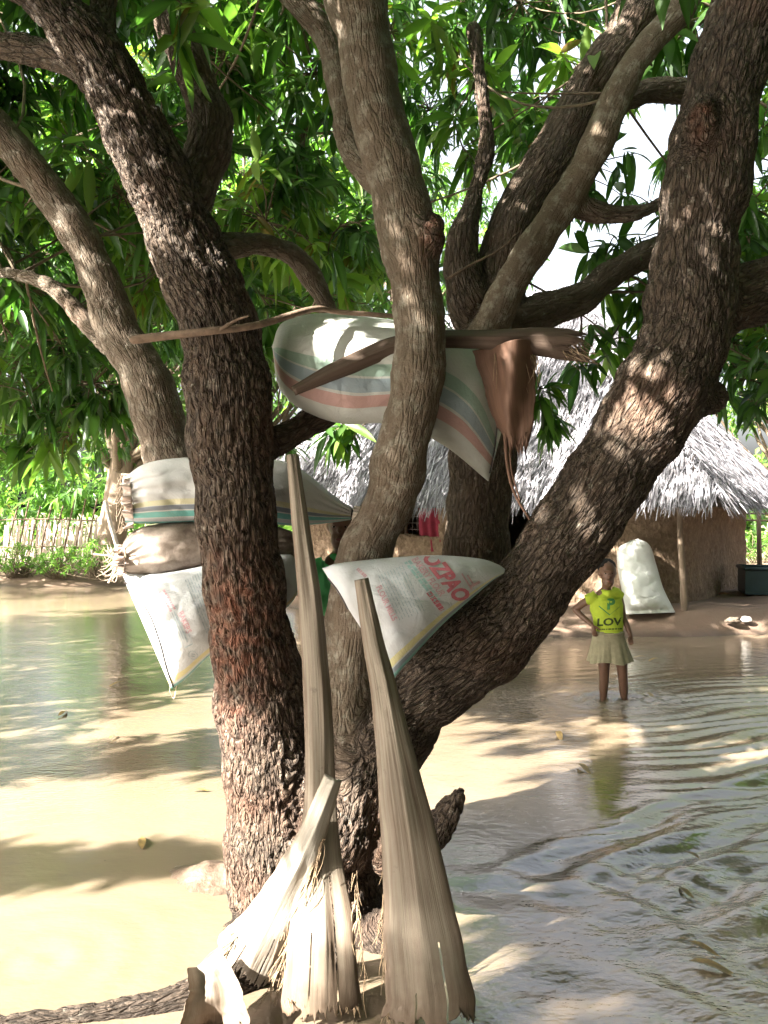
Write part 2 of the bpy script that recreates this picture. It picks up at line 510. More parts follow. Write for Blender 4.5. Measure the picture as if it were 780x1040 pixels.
def build_water():
    fine_x = np.arange(-4.2, 5.2, .022); fine_y = np.arange(1.4, 9.6, .022)
    xs = np.concatenate([np.linspace(-60, -4.3, 30), fine_x, np.linspace(5.3, 60, 30)])
    ys = np.concatenate([np.linspace(-60, 1.3, 24), fine_y, np.linspace(9.7, 30, 24)])
    X, Y = np.meshgrid(xs, ys)
    H = np.zeros_like(X)
    # wake running off the tree towards the right
    ox, oy = .28, 3.18
    dx, dy = .82, .57
    s = (X - ox) * dx + (Y - oy) * dy             # along the wake
    q = -(X - ox) * dy + (Y - oy) * dx            # across it, positive away from the camera
    wob = .05 * np.sin(s * 3.1) + .03 * np.sin(s * 7.3 + q * 4)
    amp = sstep(.05, .8, s) * (1 - sstep(.0, .12, q)) * (1 - sstep(1.5, 2.4, -q))
    lam = .23 + .06 * np.clip(s, 0, 3)
    H += .026 * amp * (.55 + .45 * np.sin(s * 5.3 + q * 3) * np.sin(s * 2.1 - q * 7)) * np.sin((q + wob) * 2 * np.pi / lam) + .003 * amp * np.sin((q * 1.7 + s * .5 + wob * 2) * 2 * np.pi / .13)
    # ripples on the right beyond the wake
    right = sstep(1.2, 2.4, X) * sstep(2.6, 3.6, Y) * (1 - sstep(6.4, 8, Y))
    H += .009 * right * np.sin((Y * .95 + X * -.28 + .05 * np.sin(X * 4) + .04 * np.sin(Y * 9)) * 2 * np.pi / .16)
    zone = sstep(.15, .5, X) * (1 - sstep(2.9, 3.5, Y - .25 * (X - .3)))
    for lam_, ang, a_ in ((.16, .6, .0014), (.23, 1.1, .0026), (.33, .85, .0045)):
        kx, ky = math.cos(ang) * 2 * math.pi / lam_, math.sin(ang) * 2 * math.pi / lam_
        H += a_ * zone * np.sin(kx * X + ky * Y + 1.7 * np.sin(X * 5.1 + ang) + 1.3 * np.sin(Y * 6.3 - ang * 2))
    # rings at the lower left
    r = np.hypot(X + 1.17, Y - 2.62)
    H += .0022 * np.exp(-(r / .5) ** 2) * np.cos(r * 2 * np.pi / .15)
    # ripples round the child's legs
    r = np.hypot((X - 1.83) * .75, Y - 6.3)
    H += .016 * np.exp(-(r / .30) ** 2) * np.cos(r * 2 * np.pi / .13 + 1.5 * np.sin(np.arctan2(Y - 6.3, X - 1.83) * 3))
    H += .0008 * np.sin(X * 9 + 2 * np.sin(Y * 3)) * np.sin(Y * 14 + X * 3)
    chop = .04 + .07 * amp + .06 * right + .10 * (1 - sstep(.0, .7, np.abs(q + .6))) * sstep(.0, .3, s) \
        + .16 * sstep(.2, .6, X) * (1 - sstep(2.7, 3.2, Y)) + .6 * np.exp(-(r / .5) ** 2) + .06 * sstep(5, 9, Y)
    V = np.stack([X, Y, H], -1).reshape(-1, 3)
    I = np.arange(X.size).reshape(X.shape)
    Q = np.stack([I[:-1, :-1], I[:-1, 1:], I[1:, 1:], I[1:, :-1]], -1).reshape(-1, 4)
    me = mesh_np(V, Q, attr={'chop': np.clip(chop, 0, 1).ravel()})
    tag(link('flood_water', me, MAT['water']), kind='structure')


build_water()

# ------------------------------------------------------------------ leaves
def leaf_template(K, W=.13):
    t = np.linspace(0, 1, K + 1)
    w = W * np.sin(np.pi * np.clip(t, 0, 1) ** .85) ** .75
    w[0] = .012; w[-1] = .004
    v = []
    for i in range(K + 1):
        for sgn in (-1, 0, 1):
            v.append((t[i], sgn * w[i], abs(sgn) * w[i] * .35))
    q = []
    for i in range(K):
        for j in range(2):
            a = i * 3 + j
            q.append((a, a + 1, a + 4, a + 3))
    return np.array(v), np.array(q)


def unit(a): return a / (np.linalg.norm(a, axis=-1, keepdims=True) + 1e-9)


def leaf_mesh(B, D, L, K=5, W=.13, droop=.28, rnd=None):
    n = len(B)
    tv, tq = leaf_template(K, W)
    up = np.array([0, 0, 1.0])
    S = unit(np.cross(D, up + RNG.normal(0, .45, (n, 3))))
    N = np.cross(S, D)
    t = tv[:, 0]
    wav = 1 + .12 * np.sin(t * 9)[None, :, None] * 0
    V = B[:, None] + L[:, None, None] * (t[None, :, None] * D[:, None] + tv[:, 1][None, :, None] * S[:, None] + tv[:, 2][None, :, None] * N[:, None])
    dr = droop * RNG.uniform(.4, 1.5, n)
    V[:, :, 2] -= L[:, None] * dr[:, None] * t[None] ** 2
    Q = tq[None] + (np.arange(n) * len(tv))[:, None, None]
    if rnd is None: rnd = RNG.uniform(0, 1, n)
    R = np.repeat(rnd, len(tv))
    mid = np.tile((np.abs(tv[:, 1]) < 1e-6).astype(float), n)
    return mesh_np(V.reshape(-1, 3), Q.reshape(-1, 4), attr={'rnd': R, 'mid': mid})


def whorls(tips, dirs, nl=(7, 11), ln=(.13, .23), tone=None, hang=.45):
    B, D, L, R = [], [], [], []
    for i, (p, d) in enumerate(zip(tips, dirs)):
        n = int(RNG.integers(nl[0], nl[1] + 1)); ws = RNG.uniform(.55, 1.15)
        d = d / (np.linalg.norm(d) + 1e-9)
        a = np.cross(d, [.3, .5, .81]); a /= np.linalg.norm(a); b = np.cross(d, a)
        th = RNG.uniform(0, 6.28) + np.arange(n) * 2.4
        rad = np.cos(th)[:, None] * a + np.sin(th)[:, None] * b
        dd = unit(d * RNG.uniform(.1, .8, (n, 1)) + rad * .9 + np.array([0, 0, -1]) * RNG.uniform(.1, hang * 2, (n, 1)))
        B.append(p - d * RNG.uniform(0, .09, (n, 1))); D.append(dd); L.append(RNG.uniform(ln[0], ln[1], n) * ws)
        t0 = tone[i] if tone is not None else RNG.uniform(0, 1)
        R.append(np.clip(t0 * .75 + RNG.normal(.1, .14, n), 0, 1))
    return np.vstack(B), np.vstack(D), np.concatenate(L), np.concatenate(R)


def clumps_to_whorls(C, R, nw):
    tips, dirs, tone = [], [], []
    for c, r, n in zip(C, R, nw):
        v = unit(RNG.normal(0, 1, (n, 3))) * (RNG.uniform(.15, 1, (n, 1)) ** .6)
        v[:, 2] *= .75
        tips.append(c + r * v)
        dirs.append(unit(v + RNG.normal(0, .35, (n, 3)) + [0, 0, .05]))
        t = RNG.beta(1.3, 1.5)
        tone.append(np.clip(RNG.normal(t, .2, n), 0, 1))
    return np.vstack(tips), np.vstack(dirs), np.concatenate(tone)


def twig_mesh(segs, seg=4):
    """segs: list of (points, r0, r1)"""
    VV, QQ, o = [], [], 0
    for pts, r0, r1 in segs:
        c = np.asarray(pts, float)
        T, U, W = frames(c)
        r = np.linspace(r0, r1, len(c))
        a = np.linspace(0, 2 * np.pi, seg, endpoint=False)
        V = c[:, None] + r[:, None, None] * (np.cos(a)[None, :, None] * U[:, None] + np.sin(a)[None, :, None] * W[:, None])
        VV.append(V.reshape(-1, 3))
        for i in range(len(c) - 1):
            for j in range(seg):
                QQ.append((o + i * seg + j, o + i * seg + (j + 1) % seg, o + (i + 1) * seg + (j + 1) % seg, o + (i + 1) * seg + j))
        o += len(c) * seg
    return mesh_np(np.vstack(VV), np.array(QQ))


def arc(a, b, sag, n=5):
    a, b = np.asarray(a, float), np.asarray(b, float)
    t = np.linspace(0, 1, n)[:, None]
    off = RNG.normal(0, 1, 3) * .12 * np.linalg.norm(b - a)
    return a * (1 - t) + b * t + (off + np.array([0, 0, sag])) * (4 * t * (1 - t)) * .6


# ------------------------------------------------------------------ the mango tree
# limb: (px, py, half width in px, depth)
LIMBS = {
    'base':  (1.0, [(322, 1075, 98, 2.96), (322, 1010, 86, 2.97), (322, 930, 72, 2.98), (324, 850, 66, 2.99), (328, 780, 62, 3.0), (332, 735, 52, 3.0)]),
    'A':     (1.0, [(306, 1040, 66, 2.93), (300, 960, 58, 2.93), (291, 900, 55, 2.93), (283, 840, 53, 2.93), (275, 760, 51, 2.92), (266, 690, 46, 2.90), (254, 630, 41, 2.88), (241, 560, 38, 2.86), (239, 480, 42, 2.84), (232, 400, 42, 2.82), (223, 340, 40, 2.80), (207, 290, 38, 2.78), (185, 238, 36, 2.76), (158, 180, 34, 2.74), (132, 120, 31, 2.72), (106, 66, 29, 2.70), (66, 22, 25, 2.68), (28, -16, 23, 2.66), (-10, -50, 21, 2.64)]),
    'A1':    (.8, [(150, 130, 14, 2.74), (112, 62, 14, 2.72), (104, 20, 12, 2.74), (103, -40, 10, 2.78)]),
    'A2':    (.7, [(178, 240, 26, 2.84), (200, 185, 24, 2.92), (212, 140, 22, 2.96), (207, 100, 21, 3.0), (190, 55, 18, 3.02), (172, 20, 16, 3.05), (160, -40, 14, 3.1)]),
    'A3':    (.9, [(118, 92, 16, 2.76), (70, 62, 15, 2.85), (30, 52, 13, 2.95), (-25, 42, 12, 3.05)]),
    'B':     (.95, [(335, 840, 62, 2.97), (362, 770, 57, 2.98), (395, 725, 46, 2.97), (432, 697, 41, 2.95), (505, 640, 42, 2.92), (561, 566, 40, 2.90), (614, 488, 41, 2.88), (661, 420, 46, 2.86), (687, 360, 45, 2.86), (703, 300, 42, 2.86), (710, 230, 41, 2.86), (722, 150, 40, 2.86), (746, 60, 37, 2.85), (772, -25, 35, 2.84)]),
    'B2':    (.9, [(705, 330, 30, 2.9), (748, 305, 32, 2.98), (790, 288, 30, 3.06), (850, 262, 26, 3.15)]),
    'B3':    (1.0, [(712, 175, 24, 2.84), (714, 122, 17, 2.745), (715, 112, 12, 2.735)]),
    'B4':    (1.0, [(690, 395, 34, 2.86), (712, 402, 26, 2.85), (722, 404, 18, 2.85)]),
    'C':     (.33, [(340, 820, 45, 2.95), (350, 720, 38, 2.92), (359, 645, 29, 2.90), (371, 565, 28, 2.88), (389, 520, 27, 2.84), (404, 480, 27.5, 2.80), (416, 430, 27, 2.76), (423, 380, 26, 2.74), (424, 320, 25.5, 2.72), (420, 262, 28, 2.72), (407, 210, 28.5, 2.72), (396, 168, 28, 2.72), (385, 120, 27.5, 2.71), (374, 60, 29, 2.70), (361, 0, 31, 2.69), (350, -50, 31, 2.68)]),
    'C1':    (.9, [(424, 275, 20, 2.72), (436, 245, 17, 2.69), (441, 230, 12, 2.68)]),
    'C2':    (.35, [(392, 190, 14, 2.8), (356, 150, 13, 2.9), (346, 95, 13, 2.95), (329, 32, 13, 3.0), (292, -8, 12, 3.05), (270, -30, 11, 3.1)]),
    'D':     (.75, [(360, 800, 48, 3.05), (420, 700, 44, 3.25), (468, 620, 38, 3.42), (484, 560, 34, 3.48), (488, 490, 33, 3.5), (490, 420, 32, 3.5), (496, 350, 30, 3.5), (508, 290, 26, 3.52), (528, 215, 24, 3.55), (578, 130, 24, 3.6), (610, 75, 23, 3.62), (640, 25, 22, 3.65), (668, -30, 21, 3.7)]),
    'D1':    (.9, [(488, 330, 24, 3.5), (472, 285, 20, 3.46), (468, 248, 15, 3.44), (482, 200, 9, 3.46), (494, 150, 8, 3.5), (488, 90, 7, 3.55), (482, 30, 6, 3.6)]),
    'E':     (.22, [(490, 350, 20, 3.42), (512, 300, 18, 3.3), (553, 238, 17, 3.2), (592, 172, 17, 3.15), (624, 104, 15, 3.1), (655, 52, 14, 3.1), (690, 8, 13, 3.1), (720, -35, 12, 3.1)]),
    'E1':    (.6, [(566, 220, 13, 3.2), (600, 150, 12, 3.3), (625, 108, 12, 3.35), (660, 92, 12, 3.4), (710, 92, 11, 3.5), (760, 80, 9, 3.6)]),
    'E2':    (.6, [(578, 205, 13, 3.2), (610, 215, 10, 3.22), (640, 217, 7, 3.25), (672, 205, 5.5, 3.3), (700, 185, 4.5, 3.35)]),
    'E4':    (.6, [(505, 335, 20, 3.45), (545, 318, 18, 3.5), (592, 302, 16, 3.55), (630, 274, 14, 3.6), (690, 240, 11, 3.7)]),
    'Fl':    (.45, [(285, 700, 34, 3.1), (236, 610, 32, 3.22), (196, 530, 29, 3.3), (174, 465, 27, 3.32), (160, 420, 25, 3.32), (142, 376, 24, 3.32), (122, 340, 21, 3.32), (104, 290, 19, 3.3), (80, 240, 18, 3.28), (50, 195, 17.5, 3.25), (18, 155, 17, 3.22), (-20, 112, 17, 3.2)]),
    'F2':    (.5, [(128, 362, 11, 3.34), (96, 338, 9, 3.4), (58, 296, 8, 3.5), (30, 282, 7, 3.6), (-8, 275, 6, 3.7), (-40, 268, 5.5, 3.8)]),
    'K':     (.9, [(240, 462, 20, 2.88), (275, 450, 16, 2.95), (300, 438, 14, 3.02), (335, 418, 12, 3.1)]),
    'G':     (.5, [(225, 250, 13, 2.95), (262, 248, 11, 3.1), (300, 260, 10, 3.2), (322, 290, 10, 3.3), (337, 325, 9, 3.4)]),
    'root1': (.9, [(300, 985, 44, 2.72), (248, 990, 26, 2.55), (195, 1010, 16, 2.42), (120, 1029, 12, 2.36), (50, 1037, 10, 2.33), (-40, 1046, 10, 2.3)]),
    'root2': (.9, [(330, 990, 40, 2.7), (350, 1045, 26, 2.5), (370, 1085, 16, 2.4)]),
    'root3': (.9, [(270, 960, 34, 2.8), (205, 968, 20, 2.9), (150, 960, 10, 3.05)]),
    'root4': (.9, [(380, 960, 34, 2.8), (430, 1015, 18, 2.6), (470, 1060, 9, 2.48)]),
    'stub':  (1.0, [(395, 868, 22, 2.82), (428, 850, 20, 2.72), (447, 838, 16, 2.66), (458, 821, 11, 2.62), (466, 808, 6, 2.6)]),
    'knee':  (.9, [(340, 800, 60, 3.0), (352, 795, 55, 3.25), (366, 800, 42, 3.55)]),
}


def limb_curves():
    out = {}
    for k, (rg, pts) in LIMBS.items():
        arr = np.array([[*P(a, b, d), w * d / F] for a, b, w, d in pts])
        L = np.linalg.norm(np.diff(arr[:, :3], axis=0), axis=1).sum()
        n = max(8, int(L / .025))
        c = catmull(arr, n)
        # small kinks so no limb is a perfect curve
        ph = hash_phase(k)
        s = np.linspace(0, L, n)
        c[:, 0] += .007 * np.sin(s * 9 + ph); c[:, 3] *= 1 + .045 * np.sin(s * 13 + ph * 2) + .03 * np.sin(s * 31 + ph)
        out[k] = (rg, c, np.concatenate([[0], np.cumsum(np.linalg.norm(np.diff(c[:, :3], axis=0), axis=1))]))
    return out


def hash_phase(k): return sum(ord(ch) * (i + 1) for i, ch in enumerate(k)) % 63 / 10.0


CUR = limb_curves()
tree = empty('mango_tree', (-.28, 2.95, 0), 'big rough barked mango tree with forking limbs holding the grain sacks above the flood water', 'tree')


def build_trunk():
    b = MB()
    for k, (rg, c, s) in CUR.items():
        b.tube(c[:, :3], c[:, 3], 20)
    me = apply_mods(b.me(), [('REMESH', dict(mode='VOXEL', voxel_size=.0085)), ('SMOOTH', dict(factor=.5, iterations=4))])
    V = coords(me); N = normals(me); n = len(V)
    names = list(CUR)
    G = np.full((n, len(names)), 9.0); LC = np.zeros((n, len(names), 3)); RG = np.zeros(len(names))
    for li, k in enumerate(names):
        rg, c, s = CUR[k]; RG[li] = rg
        T, U, W = frames(c[:, :3])
        mg = c[:, 3].max() + .2
        bb0, bb1 = c[:, :3].min(0) - mg, c[:, :3].max(0) + mg
        idx = np.where(((V > bb0) & (V < bb1)).all(1))[0]
        for ch in np.array_split(idx, max(1, len(idx) // 6000)):
            d = V[ch][:, None] - c[None, :, :3]
            g = np.sqrt((d ** 2).sum(-1)) - c[None, :, 3]
            j = g.argmin(1)
            G[ch, li] = g[np.arange(len(ch)), j]
            dv = d[np.arange(len(ch)), j]
            al = (dv * T[j]).sum(1)
            LC[ch, li, 0] = (dv * U[j]).sum(1); LC[ch, li, 1] = (dv * W[j]).sum(1)
            LC[ch, li, 2] = (s[j] + al + c[0, 2]) * .21
    gm = G.min(1, keepdims=True)
    w = np.exp(-(G - gm) / .01); w /= w.sum(1, keepdims=True)
    bark = (LC * w[:, :, None]).sum(1); rough = (RG[None] * w).sum(1)
    own = G.argmin(1)
    disp = np.zeros(n)
    for i in range(n):
        p = Vector(bark[i]) * 1.0
        q = p * 54 + Vector((noise.noise(p * 16), noise.noise(p * 16 + Vector((5, 5, 5))), noise.noise(p * 9))) * .9
        dd, _ = noise.voronoi(q)
        e = min((dd[1] - dd[0]) / .22, 1.0)
        co = Vector(V[i])
        fine = noise.noise(p * 95)
        disp[i] = rough[i] * ((.0078 + .004 * max(0, rough[i] - .9) * 10) * (e - .6) + .003 * fine) + (1 - rough[i]) * .0022 * fine + .010 * noise.noise(co * 5.0) + .006 * noise.noise(co * 13)
    V2 = V + N * disp[:, None]
    me.vertices.foreach_set('co', V2.astype(np.float32).ravel())
    me.update()
    # one reddish patch of freshly skinned bark on the left stem, and the healed cuts
    fresh = np.zeros(n)
    for px, py, d, rad, amt in ((238, 650, 2.74, .15, .72), (246, 615, 2.74, .08, .7), (716, 118, 2.66, .06, .75), (440, 238, 2.62, .055, .6), (232, 700, 2.74, .11, .5)):
        r = np.linalg.norm((V - np.array(P(px, py, d))) * [1, 1, .55], axis=1)
        fresh = np.maximum(fresh, amt * np.exp(-(r / rad) ** 2))
    nz = np.array([noise.noise(Vector(v) * 28) for v in V]) * .5 + .5
    fresh *= np.clip(nz * 1.9 - .4, 0, 1)
    # split by limb
    pv = np.empty(len(me.loops), np.int32); me.loops.foreach_get('vertex_index', pv)
    ls = np.empty(len(me.polygons), np.int32); me.polygons.foreach_get('loop_start', ls)
    quads = pv.reshape(-1, 4)
    group = {}
    for k in names:
        group[k] = {'base': 'trunk', 'A1': 'A', 'C1': 'C', 'D1': 'D', 'B3': 'B', 'B4': 'B', 'knee': 'trunk'}.get(k, k)
    parts = sorted(set(group.values()))
    gid = np.array([parts.index(group[k]) for k in names])
    fo = gid[own[quads[:, 0]]]
    Nn = normals(me)
    for gi, pn in enumerate(parts):
        qs = quads[fo == gi]
        if not len(qs): continue
        used, inv = np.unique(qs, return_inverse=True)
        m2 = mesh_np(V2[used], inv.reshape(-1, 4), attr={'bark': bark[used], 'rough': rough[used], 'fresh': fresh[used]})
        nm = 'trunk' if pn == 'trunk' else 'root' if pn.startswith('root') else 'broken_stub' if pn == 'stub' else 'limb'
        o = link(nm, m2, MAT['bark'], tree)
        m2.normals_split_custom_set_from_vertices([tuple(v) for v in Nn[used]])
        if pn == 'C': o['label'] = 'smoother grey limb rising through the middle of the tree'
    bpy.data.meshes.remove(me)


build_trunk()

# crown of the mango tree
LP = np.vstack([CUR[k][1][-int(len(CUR[k][1]) * .55):, :3] for k in ('A', 'A2', 'A3', 'B', 'B2', 'C', 'C2', 'D', 'E', 'E1', 'E4', 'Fl', 'F2', 'G')])


def px_of(p): return CX + p[0] / p[1] * F, CY - (p[2] - CH) / p[1] * F


THIN, BIG = [], []


def crown_spots():
    C = []
    tries = 0
    while len(C) < 170 and tries < 14000:
        tries += 1
        p = np.array([RNG.uniform(-4.2, 4.0), RNG.uniform(3.55, 6.6), RNG.uniform(1.9, 5.7)])
        x, y = px_of(p)
        low = 300 + (130 if x < 170 else 0) + (110 if x > 745 else 0) - (60 if 430 < x < 700 else 0)
        if y > low: continue
        if 475 < x < 700 and y > 40 and abs((x - 606) + (y - 170) * .55) < 34: continue   # open sky between the limbs
        if 110 < x < 215 and -10 < y < 120: continue
        if 240 < x < 330 and 60 < y < 170 and RNG.random() < .5: continue
        if 400 < x < 470 and 70 < y < 250 and RNG.random() < .6: continue
        if p[0] > 1.2 and p[1] > 4.3 and RNG.random() < .2: continue
        if any(np.linalg.norm(p - c) < .3 for c in C): continue
        xg, yg = p[0] + 1.324 * p[2], p[1] + .785 * p[2]
        if -.2 < xg < 3.6 and abs(yg - (5.95 - .40 * (xg - .2))) < .36: continue          # the gap that lets a band of sun through
        C.append(p)
    # unseen crown overhead and to the left, clumps placed for the shade they cast
    k = tries = 0
    while k < 340 and tries < 60000:
        tries += 1
        z = RNG.uniform(2.9, 5.2)
        xg, yg = RNG.uniform(-.7, 6.4), RNG.uniform(.6, 7.6)           # where the clump's shadow falls
        edge = 2.25 + .5 * xg
        if xg < .95 and yg > edge: continue                            # keeps the foot of the tree and the water to its left in the sun
        if xg < -.1 and yg > 1.8: continue
        if -.2 < xg < 3.6 and abs(yg - (5.95 - .40 * (xg - .2))) < .36: continue
        p = np.array([xg - 1.324 * z, yg - .785 * z, z])
        x, y = px_of(p)
        if p[1] > .3 and -150 < x < 930 and y > -200: continue
        if any(np.linalg.norm(p - c) < .27 for c in C): continue
        C.append(p); k += 1
    k = tries = 0
    while k < 62 and tries < 9000:
        tries += 1
        z = RNG.uniform(2.9, 5.2)
        p = np.array([RNG.uniform(.6, 4.6) - 1.324 * z, RNG.uniform(6.4, 9.2) - .785 * z, z])
        x, y = px_of(p)
        if p[1] < 3.6 or (110 < x < 215 and -10 < y < 120) or y > 300: continue
        C.append(p); k += 1
    # unattached leaf clumps added out of view to cast shadow bands on left water
    for k in range(13):
        z = RNG.uniform(3.0, 3.9); xg = -4.2 + 3.7 * k / 12; yg = 4.85 + .12 * math.sin(k * 1.3)
        C.append(np.array([xg - 1.324 * z, yg - .785 * z, z]))
    for k in range(9):
        z = RNG.uniform(3.0, 3.5); xg = -3.0 + 2.2 * k / 8; yg = 3.42 + .05 * math.sin(k * 1.9)
        C.append(np.array([xg - 1.324 * z, yg - .785 * z, z])); THIN.append(len(C) - 1)
    # unseen top clumps, added to block the sky over the tree
    for k in range(75):
        C.append(np.array([RNG.uniform(-2.2, 4.2), RNG.uniform(1.2, 6.4), RNG.uniform(5.7, 8.2)])); BIG.append(len(C) - 1)
    # deeper part of the crown over the middle of the flood
    for k in range(42):
        C.append(np.array([RNG.uniform(-3.6, .2), RNG.uniform(6.4, 7.9), RNG.uniform(3.2, 5.3)]))
    return C


def spray(px, py, d, r=.13): return np.array(P(px, py, d)), r


def build_crown():
    C = crown_spots()
    R = [.15 if i in THIN else .65 if i in BIG else RNG.uniform(.3, .5) for i in range(len(C))]
    NW = [int(RNG.integers(15, 27)) for _ in C]
    # single hanging sprays seen in front of the roof and round the sacks
    for px, py, d, r, n in ((548, 395, 3.7, .12, 4), (556, 425, 3.75, .1, 3), (620, 345, 3.9, .16, 4), (600, 372, 3.85, .1, 2), (648, 300, 3.9, .2, 6), (615, 260, 3.8, .14, 4),
                            (757, 385, 4.1, .24, 9), (772, 340, 4.1, .26, 9), (745, 350, 4.2, .18, 6), (778, 300, 4.0, .22, 6), (768, 200, 3.6, .2, 5), (775, 130, 3.6, .2, 5), (762, 250, 3.7, .15, 4),
                            (362, 437, 3.6, .12, 3), (335, 432, 3.6, .08, 2), (292, 448, 3.9, .12, 3),
                            (190, 10, 2.75, .09, 3), (183, 40, 2.8, .06, 1), (90, 215, 3.9, .2, 5), (20, 300, 3.8, .26, 7), (60, 345, 4.1, .3, 9), (30, 400, 4.4, .32, 9), (100, 405, 4.6, .25, 7), (20, 215, 3.7, .2, 5), (75, 440, 4.8, .28, 8), (15, 470, 4.9, .25, 7),
                            (250, 350, 4.2, .25, 8), (265, 300, 4.1, .25, 8), (345, 230, 3.9, .22, 6), (300, 190, 3.9, .25, 7), (345, 300, 4.1, .2, 6), (470, 150, 3.9, .16, 5), (480, 90, 3.8, .2, 6), (530, 130, 4.2, .14, 4), (455, 40, 3.7, .2, 6)):
        C.append(np.array(P(px, py, d))); R.append(r); NW.append(n)
    tips, dirs, tone = clumps_to_whorls(C, R, NW)
    B, D, L, Rn = whorls(tips, dirs, tone=tone, nl=(6, 11), ln=(.11, .22), hang=.55)
    link('crown', leaf_mesh(B, D, L, 5, rnd=Rn), MAT['leaf'], tree)
    segs = []
    i = 0
    for c, n in zip(C, NW):
        dl = np.linalg.norm(LP - c, axis=1)
        j = RNG.choice(np.where(dl < dl.min() + .45)[0])
        a = LP[j]
        L_ = np.linalg.norm(a - c)
        if L_ < 1.9 and c[1] > 3.5 and a[1] > 3.05: segs.append((arc(a, c, -.05 * L_, 8), .004 + .003 * min(L_, 1.5), .003))
        for k in range(n):
            segs.append((arc(c, tips[i + k], .02, 4), .0045, .0025))
        i += n
    link('twigs', twig_mesh(segs), MAT['twig'], tree)


build_crown()

# ------------------------------------------------------------------ trees beyond
def far_tree(name, label, x, y, cz, rad, nclump, leaf, lean=0.0, tone=None, group='trees beyond the flood', trunk_r=.16, wh=(16, 26), K=3, dens=1.0, ground=.2):
    root = empty(name, (x, y, ground), label, 'tree', group)
    C = []
    while len(C) < nclump:
        v = RNG.normal(0, 1, 3); v /= np.linalg.norm(v)
        v *= RNG.uniform(.35, 1) ** .5
        C.append(np.array([x + lean + v[0] * rad[0], y + v[1] * rad[1], cz + v[2] * rad[2]]))
    Rs = [RNG.uniform(.35, .75) * rad[0] / 2.6 for _ in C]
    NW = [int(RNG.integers(*wh)) for _ in C]
    tips, dirs, tn = clumps_to_whorls(C, Rs, NW)
    if tone is not None: tn = np.clip(tn * .7 + tone, 0, 1)
    keep = tips[:, 2] > ground + .6
    tips, dirs, tn = tips[keep], dirs[keep], tn[keep]
    B, D, L, Rn = whorls(tips, dirs, nl=(6, 9), ln=leaf, tone=tn)
    link('crown', leaf_mesh(B, D, L, K, W=.135, rnd=Rn), MAT['leaf_far'], root)
    b = MB()
    top = np.array([x + lean * .7, y, cz + rad[2] * .25])
    tr = catmull([[x, y, ground - .3], [x + lean * .2 + .1, y, ground + (cz - ground) * .45], top], 14)
    b.tube(tr, np.linspace(trunk_r, trunk_r * .4, 14), 10)
    link('trunk', b.me(), MAT['pole'], root)
    segs = [(arc(tr[int(RNG.integers(5, 13))], c, .15, 6), trunk_r * .28, .01) for c in C]
    link('branches', twig_mesh(segs, 5), MAT['twig'], root)
    return root


far_tree('mango_tree', 'broad sunlit leafy tree drooping low over the left bank', -5.6, 9.4, 4.0, (2.7, 2.2, 2.5), 70, (.13, .22), tone=.22, wh=(26, 38))
far_tree('mango_tree', 'leafy tree whose drooping branches reach in at the left edge over the water', -7.6, 6.4, 4.5, (4.0, 2.2, 2.6), 85, (.14, .23), tone=.12, wh=(22, 34))
far_tree('added_shade_tree', 'leafy tree added out of view to the left to shade the water', -6.3, 4.3, 3.9, (2.1, 1.2, 1.3), 40, (.16, .24), tone=.1, group='added shade trees round the viewpoint', ground=0)  # added beyond the left edge, its crown set to shade the water
far_tree('mango_tree', 'dense tree directly behind the left stem with foliage filling the fork', -1.9, 10.6, 5.3, (2.9, 2.0, 3.0), 70, (.13, .21), tone=.1, wh=(24, 36))
far_tree('mango_tree', 'tall leafy tree at the far left edge behind the drooping one', -10.2, 14.5, 4.6, (3.6, 3.0, 3.8), 52, (.2, .32), tone=.15)
far_tree('mango_tree', 'dense tree standing on the bank between the reed fence and the thatched hut', -5.95, 16.8, 6.2, (3.8, 2.6, 4.6), 80, (.2, .32), tone=.1, trunk_r=.36, lean=1.6)
far_tree('mango_tree', 'dark leafed tree rising close behind the thatched roof', .2, 20.5, 7.2, (3.6, 2.6, 3.4), 46, (.22, .34), tone=0)
far_tree('mango_tree', 'leafy tree showing over the right shoulder of the thatched roof', 8.3, 16.4, 5.9, (2.9, 2.2, 2.7), 50, (.16, .26), tone=.15, wh=(18, 28))
far_tree('mango_tree', 'small open crowned tree beyond the stick fence', 12.5, 20.5, 4.6, (2.2, 2.0, 2.4), 26, (.2, .3), tone=.2)


# unseen trees added round the viewer to block sky light behind the camera
g0 = far_tree('added_shade_tree', 'leafy tree added out of view to block sky light round the viewpoint', 1.6, -4.6, 4.2, (3.3, 2.6, 3.0), 80, (.36, .52), wh=(18, 26), K=2, group='added shade trees round the viewpoint', ground=0)
for dx, dy, rz, sz in ((-4.2, -1.4, 1.1, 1.2), (5.2, 1.6, 2.0, 1.1), (6.4, 6.6, 3.0, 1), (-8.6, -1.9, .4, 1.15), (-14.8, 2.6, 1.9, 1.0), (2.2, 1.9, 4.4, 1.55), (-.6, -5.5, 5.1, 1.5), (-6.5, -6.5, 2.6, 1.4), (-11.1, -5.2, .7, 1.6), (3.6, -3.6, 3.4, 1.8), (8.6, -2.2, 4.9, 1.6), (7.4, 10.8, 5.6, 1.1)):
    g = g0.copy(); COL.objects.link(g); g.location = g0.location + Vector((dx, dy, 0)); g.rotation_euler.z = rz; g.scale = (1, 1, sz)
    for chd in g0.children:
        c2 = chd.copy(); COL.objects.link(c2); c2.parent = g; c2.matrix_parent_inverse = chd.matrix_parent_inverse

